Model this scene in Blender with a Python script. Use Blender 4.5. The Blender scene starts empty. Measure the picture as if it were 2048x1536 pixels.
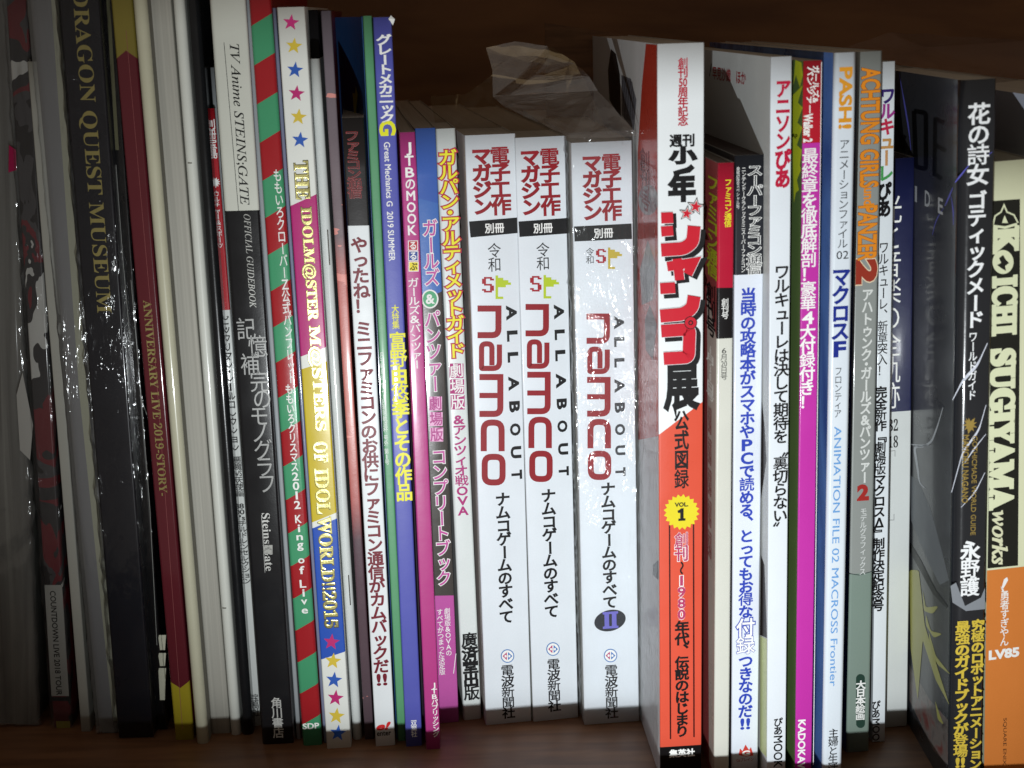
import bpy, math, random
from mathutils import Vector, Matrix

random.seed(7)
SC = bpy.context.scene
COL = SC.collection

# ------------------------------------------------------------------ camera
F = 2844.0                                   # focal length in photo pixels (2048 wide)
def _dirs(vz, vy):
    d = lambda v: Vector((v[0] - 1024, v[1] - 768, F)).normalized()
    Z = -d(vz); Y = d(vy); Y = (Y - Z * Y.dot(Z)).normalized(); X = Y.cross(Z)
    return X, Y, Z
AX, AY, AZ = _dirs((1300, 11600), (999, 22))  # world axes seen in camera axes (right, down, forward)
def ray(px, py):
    v = Vector(((px - 1024) / F, (py - 768) / F, 1.0))
    return Vector((AX.dot(v), AY.dot(v), AZ.dot(v)))
CAM = -0.626 * ray(1000, 1450)
right = Vector((AX.x, AY.x, AZ.x)); down = Vector((AX.y, AY.y, AZ.y)); fwd = Vector((AX.z, AY.z, AZ.z))
cd = bpy.data.cameras.new('camera'); cam = bpy.data.objects.new('camera', cd); COL.objects.link(cam)
cd.dof.use_dof = True; cd.dof.focus_distance = .60; cd.dof.aperture_fstop = 16
cam.matrix_world = Matrix(((right.x, -down.x, -fwd.x, CAM.x), (right.y, -down.y, -fwd.y, CAM.y),
                           (right.z, -down.z, -fwd.z, CAM.z), (0, 0, 0, 1)))
cd.sensor_width = 36; cd.lens = 36 * F / 2048; cd.clip_start = .01; cd.clip_end = 20
SC.camera = cam

# ------------------------------------------------------------------ light
w = bpy.data.worlds.new("World"); SC.world = w; w.use_nodes = True
w.node_tree.nodes['Background'].inputs[0].default_value = (1, .86, .72, 1)
w.node_tree.nodes['Background'].inputs[1].default_value = .17
ld = bpy.data.lights.new('phone_light', 'SPOT'); lo = bpy.data.objects.new('phone_light', ld); COL.objects.link(lo)
lo.location = (.0, -.50, .034)
tgt = Vector((.075, 0, .15))
lo.rotation_euler = (tgt - lo.location).to_track_quat('-Z', 'Y').to_euler()
ld.energy = 10.8; ld.color = (.93, .98, 1.0); ld.shadow_soft_size = .002
ld.spot_size = math.radians(70); ld.spot_blend = 1.0
SC.view_settings.view_transform = 'Standard'; SC.view_settings.look = 'None'
SC.view_settings.exposure = 0; SC.view_settings.gamma = 1

# ------------------------------------------------------------------ helpers
def lin(c):
    out = []
    for v in c[:3]:
        v = v / 255.0
        out.append(v / 12.92 if v <= .04045 else ((v + .055) / 1.055) ** 2.4)
    return (*out, 1)

def new_mat(name):
    m = bpy.data.materials.new(name); m.use_nodes = True
    return m, m.node_tree, m.node_tree.nodes['Principled BSDF']

def math_node(nt, op, a, b=None):
    n = nt.nodes.new('ShaderNodeMath'); n.operation = op
    for i, v in enumerate((a, b)):
        if v is None: continue
        if isinstance(v, (int, float)): n.inputs[i].default_value = v
        else: nt.links.new(v, n.inputs[i])
    return n.outputs[0]

def finish(nt, bs, col, rough, grain=.035, bump=.25, coat=0, metal=0, wear=0, scale=1.0):
    """paper / print finish: faint mottling of the colour, uneven gloss, fine relief"""
    tc = nt.nodes.new('ShaderNodeTexCoord'); L = nt.links.new
    n1 = nt.nodes.new('ShaderNodeTexNoise'); n1.inputs['Scale'].default_value = 55 * scale; n1.inputs['Detail'].default_value = 8
    L(tc.outputs['Object'], n1.inputs['Vector'])
    n2 = nt.nodes.new('ShaderNodeTexNoise'); n2.inputs['Scale'].default_value = 1500; n2.inputs['Detail'].default_value = 3
    L(tc.outputs['Object'], n2.inputs['Vector'])
    a = math_node(nt, 'MULTIPLY', math_node(nt, 'SUBTRACT', n1.outputs[0], .5), grain * 3)
    b = math_node(nt, 'MULTIPLY', math_node(nt, 'SUBTRACT', n2.outputs[0], .5), grain * 2.2)
    fac = math_node(nt, 'ADD', math_node(nt, 'ADD', a, b), 1.0)
    vm = nt.nodes.new('ShaderNodeVectorMath'); vm.operation = 'SCALE'
    if isinstance(col, tuple): vm.inputs[0].default_value = col[:3]
    else: L(col, vm.inputs[0])
    L(fac, vm.inputs['Scale']); L(vm.outputs[0], bs.inputs['Base Color'])
    r = math_node(nt, 'ADD', math_node(nt, 'MULTIPLY', math_node(nt, 'SUBTRACT', n1.outputs[0], .5), .25), rough)
    L(r, bs.inputs['Roughness'])
    bp = nt.nodes.new('ShaderNodeBump'); bp.inputs['Strength'].default_value = bump; bp.inputs['Distance'].default_value = .00015
    h = math_node(nt, 'ADD', math_node(nt, 'MULTIPLY', n1.outputs[0], 4.0), math_node(nt, 'MULTIPLY', n2.outputs[0], .35))
    L(h, bp.inputs['Height']); L(bp.outputs[0], bs.inputs['Normal'])
    bs.inputs['Coat Weight'].default_value = coat; bs.inputs['Coat Roughness'].default_value = .09
    bs.inputs['Metallic'].default_value = metal; bs.inputs['Specular IOR Level'].default_value = .18

_mc = {}
def M(c, rough=.38, coat=.0, metal=0, bump=.25, grain=.035):
    key = (c, rough, coat, metal, bump, grain)
    if key not in _mc:
        m, nt, bs = new_mat('print'); finish(nt, bs, lin(c), rough, grain, bump, coat, metal); _mc[key] = m
    return _mc[key]

def zone_mat(zones, rough=.36, coat=.15, bump=.25, stripes=None, chev=None):
    """zones: [(None,colour at the bottom), (height m, slope, colour above it) ...]"""
    m, nt, bs = new_mat('cover_print'); L = nt.links.new
    tc = nt.nodes.new('ShaderNodeTexCoord'); sp = nt.nodes.new('ShaderNodeSeparateXYZ'); L(tc.outputs['Object'], sp.inputs[0])
    x, z = sp.outputs[0], sp.outputs[2]
    rgb = nt.nodes.new('ShaderNodeRGB'); rgb.outputs[0].default_value = lin(zones[0][1]); cur = rgb.outputs[0]
    for v, k, c in zones[1:]:
        xx = x
        if chev: xx = math_node(nt, 'ABSOLUTE', math_node(nt, 'SUBTRACT', x, chev))
        f = math_node(nt, 'GREATER_THAN', math_node(nt, 'ADD', z, math_node(nt, 'MULTIPLY', xx, k)), v)
        mx = nt.nodes.new('ShaderNodeMix'); mx.data_type = 'RGBA'
        L(f, mx.inputs[0]); L(cur, mx.inputs[6]); mx.inputs[7].default_value = lin(c); cur = mx.outputs[2]
    if stripes:
        v0, per, k, c2 = stripes
        t = math_node(nt, 'DIVIDE', math_node(nt, 'SUBTRACT', math_node(nt, 'ADD', z, math_node(nt, 'MULTIPLY', x, k)), v0), per)
        f = math_node(nt, 'GREATER_THAN', math_node(nt, 'FRACT', t), .5)
        mx = nt.nodes.new('ShaderNodeMix'); mx.data_type = 'RGBA'
        L(f, mx.inputs[0]); L(cur, mx.inputs[6]); mx.inputs[7].default_value = lin(c2); cur = mx.outputs[2]
    finish(nt, bs, cur, rough, .03, bump, coat)
    return m

def ramp_mat(stops, h, rough=.35, coat=.3, streak=.0, streakcol=(230, 150, 140)):
    """gradient along the height, as printed"""
    m, nt, bs = new_mat('gradient_print'); L = nt.links.new
    tc = nt.nodes.new('ShaderNodeTexCoord'); sp = nt.nodes.new('ShaderNodeSeparateXYZ'); L(tc.outputs['Object'], sp.inputs[0])
    cr = nt.nodes.new('ShaderNodeValToRGB'); els = cr.color_ramp.elements
    L(math_node(nt, 'DIVIDE', sp.outputs[2], h), cr.inputs[0])
    for i, (p, c) in enumerate(stops):
        e = els[i] if i < 2 else els.new(p)
        e.position = p; e.color = lin(c)
    cur = cr.outputs[0]
    if streak:
        mp = nt.nodes.new('ShaderNodeMapping'); mp.inputs['Scale'].default_value = (160, 30, 420); mp.inputs['Rotation'].default_value = (0, .5, 0)
        L(tc.outputs['Object'], mp.inputs[0])
        n = nt.nodes.new('ShaderNodeTexNoise'); n.inputs['Scale'].default_value = .35; n.inputs['Detail'].default_value = 3; L(mp.outputs[0], n.inputs['Vector'])
        f = math_node(nt, 'MULTIPLY', math_node(nt, 'GREATER_THAN', n.outputs[0], .62), streak)
        mx = nt.nodes.new('ShaderNodeMix'); mx.data_type = 'RGBA'; L(f, mx.inputs[0]); L(cur, mx.inputs[6]); mx.inputs[7].default_value = lin(streakcol); cur = mx.outputs[2]
    finish(nt, bs, cur, rough, .04, .3, coat)
    return m

def patch_mat(cols, scale=30, rough=.35, coat=.3, stretch=(1, 1, 1)):
    """blotchy printed picture seen only as patches of colour"""
    m, nt, bs = new_mat('picture_print'); L = nt.links.new
    tc = nt.nodes.new('ShaderNodeTexCoord'); mp = nt.nodes.new('ShaderNodeMapping'); mp.inputs['Scale'].default_value = stretch
    L(tc.outputs['Object'], mp.inputs[0])
    n = nt.nodes.new('ShaderNodeTexNoise'); n.inputs['Scale'].default_value = scale; n.inputs['Detail'].default_value = 3; n.inputs['Distortion'].default_value = 1.2
    L(mp.outputs[0], n.inputs['Vector'])
    cr = nt.nodes.new('ShaderNodeValToRGB'); cr.color_ramp.interpolation = 'CONSTANT' if len(cols) > 3 else 'LINEAR'
    els = cr.color_ramp.elements
    for i, c in enumerate(cols):
        p = .30 + .42 * i / max(1, len(cols) - 1)
        e = els[i] if i < 2 else els.new(p)
        e.position = p; e.color = lin(c)
    L(n.outputs[0], cr.inputs[0])
    finish(nt, bs, cr.outputs[0], rough, .05, .3, coat)
    return m

def page_mat(c, vertical_lines=True, dens=2600):
    m, nt, bs = new_mat('page_edges'); L = nt.links.new
    tc = nt.nodes.new('ShaderNodeTexCoord'); mp = nt.nodes.new('ShaderNodeMapping'); mp.inputs['Scale'].default_value = (dens, 6, 6)
    L(tc.outputs['Object'], mp.inputs[0])
    n = nt.nodes.new('ShaderNodeTexNoise'); n.inputs['Scale'].default_value = 1; n.inputs['Detail'].default_value = 4; L(mp.outputs[0], n.inputs['Vector'])
    mx = nt.nodes.new('ShaderNodeMix'); mx.data_type = 'RGBA'
    L(n.outputs[0], mx.inputs[0]); a = lin(c); mx.inputs[6].default_value = tuple(v * .62 for v in a[:3]) + (1,); mx.inputs[7].default_value = tuple(min(.9, v * 1.25) for v in a[:3]) + (1,)
    L(mx.outputs[2], bs.inputs['Base Color']); bs.inputs['Roughness'].default_value = .75
    bp = nt.nodes.new('ShaderNodeBump'); bp.inputs['Strength'].default_value = .6; bp.inputs['Distance'].default_value = .0002
    L(n.outputs[0], bp.inputs['Height']); L(bp.outputs[0], bs.inputs['Normal'])
    return m

def film_mat(name, tint=(1, 1, 1), cover=.1, bump=.9, scale=60, refl=1.0, stretch=(1, 1, .35), haze=(.6, .62, .62)):
    """clear wrapping film: see-through, wrinkled, sharply reflecting"""
    m = bpy.data.materials.new(name); m.use_nodes = True; nt = m.node_tree; L = nt.links.new
    nt.nodes.remove(nt.nodes['Principled BSDF']); out = nt.nodes['Material Output']
    tc = nt.nodes.new('ShaderNodeTexCoord'); mp = nt.nodes.new('ShaderNodeMapping'); mp.inputs['Scale'].default_value = stretch; L(tc.outputs['Object'], mp.inputs[0])
    n = nt.nodes.new('ShaderNodeTexNoise'); n.inputs['Scale'].default_value = scale; n.inputs['Detail'].default_value = 5; n.inputs['Distortion'].default_value = 1.5; n.inputs['Roughness'].default_value = .55
    L(mp.outputs[0], n.inputs['Vector'])
    rg = math_node(nt, 'ABSOLUTE', math_node(nt, 'SUBTRACT', n.outputs[0], .5))
    bp = nt.nodes.new('ShaderNodeBump'); bp.inputs['Strength'].default_value = bump; bp.inputs['Distance'].default_value = .004
    L(rg, bp.inputs['Height'])
    tr = nt.nodes.new('ShaderNodeBsdfTransparent'); tr.inputs[0].default_value = (*tint, 1)
    gl = nt.nodes.new('ShaderNodeBsdfGlossy'); gl.inputs['Roughness'].default_value = .08; L(bp.outputs[0], gl.inputs['Normal'])
    df = nt.nodes.new('ShaderNodeBsdfDiffuse'); df.inputs[0].default_value = (*haze, 1); L(bp.outputs[0], df.inputs['Normal'])
    fr = nt.nodes.new('ShaderNodeFresnel'); fr.inputs[0].default_value = 1.45; L(bp.outputs[0], fr.inputs['Normal'])
    m1 = nt.nodes.new('ShaderNodeMixShader'); m1.inputs[0].default_value = cover; L(tr.outputs[0], m1.inputs[1]); L(df.outputs[0], m1.inputs[2])
    m2 = nt.nodes.new('ShaderNodeMixShader'); L(math_node(nt, 'MULTIPLY', fr.outputs[0], refl), m2.inputs[0]); L(m1.outputs[0], m2.inputs[1]); L(gl.outputs[0], m2.inputs[2])
    L(m2.outputs[0], out.inputs[0])
    return m

def mesh_obj(name, verts, faces, mats, parent=None, midx=None, smooth=False):
    me = bpy.data.meshes.new(name); me.from_pydata([tuple(v) for v in verts], [], faces)
    for m in (mats if isinstance(mats, (list, tuple)) else [mats]): me.materials.append(m)
    if midx: me.polygons.foreach_set('material_index', midx)
    if smooth: me.polygons.foreach_set('use_smooth', [True] * len(me.polygons))
    me.update()
    o = bpy.data.objects.new(name, me); COL.objects.link(o)
    if parent: o.parent = parent
    return o

def tag(o, label, cat, group=None, kind=None):
    if label: o['label'] = label
    if cat: o['category'] = cat
    if group: o['group'] = group
    if kind: o['kind'] = kind
    return o

def on_plane(px, py, p0, n):
    r = ray(px, py); t = (p0 - CAM).dot(n) / r.dot(n)
    return CAM + r * t

# ------------------------------------------------------------------ glyphs
_gl = {}
DENSE = '電豪華劇場録撃憶徹題護極版解剖富野悠銭戦廣聞冊創複噂編魔詩登場強最新集絵画特終章裏読得'
MID = '作済堂別品供通信波発表記念週周刊宝島悪時攻略期待式図展制決定究底大伝説英'
def glyph(s, bold=0., shear=0.):
    key = (s, round(bold, 4), shear)
    if key in _gl: return _gl[key]
    if len(s) == 1 and s in DENSE: bold = bold * .5
    elif len(s) == 1 and s in MID: bold = bold * .9
    c = bpy.data.curves.new('g', 'FONT'); c.body = s; c.resolution_u = 3; c.shear = shear
    if bold: c.bevel_depth = bold; c.bevel_resolution = 0
    o = bpy.data.objects.new('g', c); me = bpy.data.meshes.new_from_object(o)
    vs = [tuple(v.co) for v in me.vertices]; keep = [v[2] > -1e-6 for v in vs]
    idx = {}; V = []; Fs = []
    for p in me.polygons:
        if all(keep[i] for i in p.vertices):
            f = []
            for i in p.vertices:
                if i not in idx: idx[i] = len(V); V.append(vs[i])
                f.append(idx[i])
            Fs.append(f)
    bpy.data.objects.remove(o); bpy.data.curves.remove(c); bpy.data.meshes.remove(me)
    if V:
        xs = [v[0] for v in V]; ys = [v[1] for v in V]
        bb = (min(xs), min(ys), max(xs), max(ys))
    else: bb = (0, 0, .3, .5)
    _gl[key] = (V, Fs, bb, bold or 1.)
    return _gl[key]

def serif(s, italic=False, bold=True):
    up, lo_ = (0x1D400, 0x1D41A) if not italic else (0x1D434, 0x1D44E)
    r = ''
    for ch in s:
        if 'A' <= ch <= 'Z': r += chr(up + ord(ch) - 65)
        elif 'a' <= ch <= 'z': r += chr(0x210E) if (italic and ch == 'h') else chr(lo_ + ord(ch) - 97)
        elif '0' <= ch <= '9' and not italic: r += chr(0x1D7CE + ord(ch) - 48)
        else: r += ch
    return r

ROT = 'ー〜（）「」『』〝〟…-～'
SMALL = 'ァィゥェォッャュョぁぃぅぇぉっゃゅょヵヶ'
LIFT = 2.5e-5

class Face:
    """a flat printed face of a thing; (a, b) are metres across and up"""
    def __init__(s, root, mw, kind, t=0):
        s.root = root; s.mw = mw; s.inv = mw.inverted(); s.kind = kind; s.t = t
        r3 = mw.to_3x3()
        if kind == 'spine': s.p0 = mw @ Vector((0, 0, 0)); s.n = r3 @ Vector((0, 1, 0))
        else: s.p0 = mw @ Vector((0, 0, 0)); s.n = r3 @ Vector((1, 0, 0))
    def ab(s, px, py):
        q = s.inv @ on_plane(px, py, s.p0, s.n)
        return (q.x, q.z) if s.kind == 'spine' else (-q.y, q.z)
    def to3(s, a, b, e):
        return (a, -e, b) if s.kind == 'spine' else (-e, -a, b)
    def flush(s, V, Fs, mat, layer, name='lettering', label=None):
        if not V: return None
        if s.kind == 'left':
            if any(a > .02 or a < -.6 for a, b, z in V): return None
            V = [(max(-.19, min(-.0004, a)), b, z) for a, b, z in V]
        o = mesh_obj(name, [s.to3(a, b, LIFT * layer * 1.6 + z) for a, b, z in V], Fs, mat, s.root)
        if label: o['label'] = label
        return o
    # vertical writing
    def V(s, text, x, y0, y1, w, mat, bold=.0, layer=1, outline=None, name='lettering', cell=.95, shear=0, jit=None):
        toks = list(text) if isinstance(text, str) else text
        wts = [.5 if t in ' 　' else (.55 if t in '・' else 1.) for t in toks]
        ym = (y0 + y1) / 2
        ac, _ = s.ab(x, ym); _, b0 = s.ab(x, y0); _, b1 = s.ab(x, y1)
        aw = s.ab(x + w / 2, ym)[0] - s.ab(x - w / 2, ym)[0]
        pitch = (b0 - b1) / sum(wts)
        VV, FF = [], []
        b = b0
        for i, (t, wt) in enumerate(zip(toks, wts)):
            cb = b - pitch * wt / 2; b -= pitch * wt
            if t in ' 　': continue
            g, fs, bb, bz = glyph(t, bold, shear)
            sx, sy = aw / .86, pitch * cell / .86
            cx, cy = .5, .3575
            latin = ord(t[0]) < 0x2000
            rot = t in ROT
            da = db = 0
            if latin:
                cx, cy = (bb[0] + bb[2]) / 2, (bb[1] + bb[3]) / 2
                ww, hh = bb[2] - bb[0], max(bb[3] - bb[1], .3)
                k = .80 / .86
                sx = min(aw * k / max(ww, .01), sy * 1.45); sy = sy * 1.08 if hh > .6 else sy
                if t in ('!', '！'): sx = sy
            if t in '、。': da, db = .30 * aw, .38 * pitch; cx, cy = (bb[0] + bb[2]) / 2, (bb[1] + bb[3]) / 2
            elif t in SMALL: da, db = .05 * aw, .04 * pitch
            if jit: da += jit[i] * aw
            n0 = len(VV)
            for (gx, gy, gz) in g:
                ux, uy = gx - cx, gy - cy
                if rot: ux, uy = uy, -ux
                VV.append((ac + da + ux * sx, cb + db + uy * sy, gz / bz * 1.5e-5 if bold else 0))
            FF += [[k_ + n0 for k_ in f] for f in (fs)]
        if outline:
            om, ob = outline
            s.V(text, x, y0, y1, w, om, ob, layer, None, name, cell, shear, jit); layer += 1
        return s.flush(VV, FF, mat, layer, name)
    # horizontal writing turned a quarter clockwise
    def R(s, text, x, y0, y1, h, mat, bold=.0, layer=1, outline=None, name='lettering', shear=0):
        ym = (y0 + y1) / 2
        ac, _ = s.ab(x, ym); _, b0 = s.ab(x, y0); _, b1 = s.ab(x, y1)
        ah = s.ab(x + h / 2, ym)[0] - s.ab(x - h / 2, ym)[0]
        g, fs, bb, bz = glyph(text, bold, shear)
        g0, f0, bb0, _ = glyph(text, 0, shear)
        sx = (b0 - b1) / (bb0[2] - bb0[0]); sy = ah / (bb0[3] - bb0[1]); cy = (bb0[1] + bb0[3]) / 2
        VV = [(ac + (gy - cy) * sy, b0 - (gx - bb0[0]) * sx, gz / bz * 1.5e-5 if bold else 0) for gx, gy, gz in g]
        if outline:
            s.R(text, x, y0, y1, h, outline[0], outline[1], layer, None, name, shear); layer += 1
        return s.flush(VV, fs, mat, layer, name)
    # upright horizontal writing, fitted to a box
    def H(s, text, cx, cy, w, h, mat, bold=0., layer=1, outline=None, name='lettering', shear=0, slope=0):
        a, b = s.ab(cx, cy); aw = s.ab(cx + w / 2, cy)[0] - s.ab(cx - w / 2, cy)[0]; bh = s.ab(cx, cy - h / 2)[1] - s.ab(cx, cy + h / 2)[1]
        g, fs, bb, bz = glyph(text, bold, shear); g0, f0, b0, _ = glyph(text, 0, shear)
        sx = aw / (b0[2] - b0[0]); sy = bh / (b0[3] - b0[1]); gx0 = (b0[0] + b0[2]) / 2; gy0 = (b0[1] + b0[3]) / 2
        VV = [(a + (gx - gx0) * sx, b + (gy - gy0) * sy + slope * (gx - gx0) * sx, gz / bz * 1.5e-5 if bold else 0) for gx, gy, gz in g]
        if outline: s.H(text, cx, cy, w, h, outline[0], outline[1], layer, None, name, shear, slope); layer += 1
        return s.flush(VV, fs, mat, layer, name)
    def P(s, polys, mat, layer=1, name='printed_shape', label=None):
        VV, FF = [], []
        for pts in polys:
            n0 = len(VV); VV += [(*s.ab(x, y), 0) for x, y in pts]; FF.append(list(range(n0, n0 + len(pts))))
        return s.flush(VV, FF, mat, layer, name, label)
    def rect(s, x0, y0, x1, y1, mat, layer=1, name='printed_band', sl=0, label=None):
        return s.P([[(x0, y0), (x0, y1), (x1, y1 + sl), (x1, y0 + sl)]], mat, layer, name, label)
    def ell(s, cx, cy, rx, ry, mat, layer=1, name='printed_disc', rot=0, n=36):
        c, d = math.cos(rot), math.sin(rot)
        return s.P([[(cx + rx * math.cos(t) * c - ry * math.sin(t) * d, cy + rx * math.cos(t) * d + ry * math.sin(t) * c)
                     for t in [-2 * math.pi * i / n for i in range(n)]]], mat, layer, name)
    def star(s, cx, cy, r, mat, layer=1, n=5, inner=.42, rot=-.2, name='printed_star'):
        pts = []
        for i in range(2 * n):
            t = -math.pi / 2 - math.pi * i / n + rot; q = r if i % 2 == 0 else r * inner
            pts.append((cx + q * math.cos(t), cy + q * math.sin(t)))
        c = (cx, cy)
        return s.P([[c, pts[i], pts[(i + 1) % (2 * n)]] for i in range(2 * n)], mat, layer, name)
    def line(s, pts, wd, mat, layer=1, name='printed_line'):
        return s.P(stroke(pts, wd), mat, layer, name)

def rounded(pts, rad, closed=False, n=5):
    """round the inner corners of a polyline; pts (x, y, r?)"""
    out = []; N = len(pts)
    for i, p in enumerate(pts):
        r = p[2] if len(p) > 2 else rad
        if r <= 0 or (not closed and i in (0, N - 1)): out.append((p[0], p[1])); continue
        a = Vector(pts[i - 1][:2]); b = Vector(p[:2]); c = Vector(pts[(i + 1) % N][:2])
        u = (a - b).normalized(); v = (c - b).normalized(); p1 = b + u * r; p2 = b + v * r
        for k in range(n + 1):
            t = k / n; q = p1 * (1 - t) ** 2 + b * 2 * t * (1 - t) + p2 * t * t; out.append((q.x, q.y))
    return out

def stroke(pts, wd, closed=False):
    """quads of a ribbon with mitred joints; wd a number or one width per point"""
    N = len(pts); ws = wd if isinstance(wd, (list, tuple)) else [wd] * N
    L, R = [], []
    for i in range(N):
        p = Vector(pts[i])
        a = Vector(pts[i - 1]) if (i or closed) else None; c = Vector(pts[(i + 1) % N]) if (i < N - 1 or closed) else None
        d1 = (p - a).normalized() if a is not None else None; d2 = (c - p).normalized() if c is not None else None
        if d1 is None: d1 = d2
        if d2 is None: d2 = d1
        n1 = Vector((-d1.y, d1.x)); n2 = Vector((-d2.y, d2.x)); m = (n1 + n2)
        m = m.normalized() if m.length > 1e-6 else n1
        k = ws[i] / 2 / max(.35, m.dot(n1)); L.append(p + m * k); R.append(p - m * k)
    q = []
    for i in range(N if closed else N - 1):
        j = (i + 1) % N
        q.append([tuple(L[i]), tuple(R[i]), tuple(R[j]), tuple(L[j])])
    return q

# ------------------------------------------------------------------ books
# front plane Y (m) and yaw (degrees) of every book, left to right
PLACE = [(.012, 0), (.008, 0), (.004, .4), (.002, .6), (-.003, .9), (.004, 1), (-.006, 1.2), (-.010, 1.5), (-.001, 1.8), (-.003, 2), (-.003, 2.2),
         (.005, 2.5), (.008, 2.6), (-.012, 3), (-.008, 3.2), (-.014, 3.6), (-.012, 3.8), (-.017, 4.2), (-.010, 4.4), (.004, 4.6), (-.010, 5), (-.016, 5.4),
         (-.012, 5.7), (-.017, 6), (-.004, 6.2), (-.020, 6.4), (.003, 6.8), (.005, 7.2), (.000, 8), (.002, 8), (-.002, 4.5),
         (-.048, 3.5), (-.050, 3.8), (-.048, 4), (-.056, 4.3), (-.058, 4.3), (-.060, 4.3), (-.032, 4.0), (-.024, 4.0), (-.0116, 2), (-.068, 0), (-.064, 2), (-.04, 1)]
_pi = iter(PLACE)

class Book:
    def __init__(s, name, label, cat, L, R, top, Y, cover, group=None, side=None, depth=.2, r=.0008, pages=(214, 210, 196),
                 inset=.0004, round_=False, rright=None):
        """L, R: the photo's left and right spine edges as ((x, y), (x, y)); top: a point of the top edge"""
        Y, yaw = next(_pi); yaw = math.radians(yaw)
        n = Vector((-math.sin(yaw), math.cos(yaw), 0)); xd = Vector((math.cos(yaw), math.sin(yaw), 0))
        p0 = on_plane((L[0][0] + L[1][0]) / 2, (L[0][1] + L[1][1]) / 2, Vector((0, Y, 0)), Vector((0, 1, 0)))
        l1, l2, r1, r2 = [on_plane(*p, p0, n) for p in (*L, *R)]
        up = ((l1 - l2).normalized() + (r1 - r2).normalized()).normalized()
        lean = math.atan2(up.dot(xd), up.z)
        ax = xd * math.cos(lean) - Vector((0, 0, math.sin(lean)))
        s.t = (((r1 - l1).dot(ax)) + ((r2 - l2).dot(ax))) / 2
        mid = ((l1 + l2) + (r1 + r2)) / 4
        base = mid - ax * s.t / 2; base = base - up * (base.z / up.z)
        dip = max(0, s.t * math.sin(lean)); base.z = dip + 2e-5
        tp = on_plane(*top, p0, n); s.h = (tp - base).dot(up)
        s.root = bpy.data.objects.new(name, None); COL.objects.link(s.root); s.root.empty_display_size = .02
        s.root.location = base; s.root.rotation_euler = (0, lean, yaw)
        mw = Matrix.Translation(base) @ Matrix.Rotation(yaw, 4, 'Z') @ Matrix.Rotation(lean, 4, 'Y')
        tag(s.root, label, cat, group)
        s.sp = Face(s.root, mw, 'spine'); s.lf = Face(s.root, mw, 'left'); s.mw = mw
        t, h, th = s.t, s.h, .00028
        r = min(r, t * .48)
        if round_: r = t * .46
        K = 6; q_ = min(rright, t * .48) if rright else r
        def prof(o):
            rr = max(r - o, .00005); pr = [(o, depth), (o, r)]
            pr += [(r - rr * math.cos(a), r - rr * math.sin(a)) for a in [math.pi / 2 * i / K for i in range(1, K + 1)]]
            rr = max(q_ - o, .00005)
            pr += [(t - q_ + rr * math.sin(a), q_ - rr * math.cos(a)) for a in [math.pi / 2 * i / K for i in range(0, K + 1)]]
            pr += [(t - o, depth)]
            return pr
        rows = 14
        out = prof(0); inn = prof(th); nP = len(out)
        V_, F_, mi = [], [], []
        amp = .00012
        ph = random.random() * 9
        for j in range(rows + 1):
            z = h * j / rows
            wv = amp * math.sin(ph + z * 40) * (1 if t > .004 else .4)
            for (x, y) in out: V_.append((x, y + (wv * (1 - min(1, y / .02)) if y < .02 else 0) * 0, z))
        base_i = len(V_)
        for z in (0, h):
            for (x, y) in inn: V_.append((x, y, z))
        for j in range(rows):
            for i in range(nP - 1):
                a = j * nP + i; F_.append([a, a + 1, a + 1 + nP, a + nP]); mi.append(1 if i == 0 else (2 if i == nP - 2 else 0))
        topo = rows * nP; tin = base_i + nP
        for i in range(nP - 1):
            F_.append([topo + i, topo + i + 1, tin + i + 1, tin + i]); mi.append(3)
            F_.append([i + 1, i, base_i + i, base_i + i + 1]); mi.append(3)
            F_.append([base_i + i + 1, base_i + i, tin + i, tin + i + 1]); mi.append(3)
        side = side or cover
        lc, rc = side if isinstance(side, tuple) else (side, side)
        s.cover = mesh_obj('cover', V_, F_, [cover, lc, rc, M((205, 203, 195), .7)], s.root, mi)
        me = s.cover.data
        me.polygons.foreach_set('use_smooth', [m_ == 0 for m_ in mi])
        # page block
        x0, x1, y0, y1, z0, z1 = th * 1.05, t - th * 1.05, max(r, .0006), depth - .002, .0003, h - inset
        if x1 - x0 > .0004:
            pv = [(x, y, z) for z in (z0, z1) for y in (y0, y1) for x in (x0, x1)]
            pf = [[0, 2, 3, 1], [4, 5, 7, 6], [0, 1, 5, 4], [2, 6, 7, 3], [0, 4, 6, 2], [1, 3, 7, 5]]
            mesh_obj('pages', pv, pf, page_mat(pages), s.root)
    def v(s, px, py): return s.sp.ab(px, py)[1]
    def u(s, px, py): return s.sp.ab(px, py)[0]

WHITE = (232, 234, 232); INK = (11, 10, 12)
ink = M(INK, .5); whitei = M((235, 235, 232), .5)

def vz(b, y, x=None):   # height on the spine of a photo row
    return b.v(x if x else 1000, y)

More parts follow.
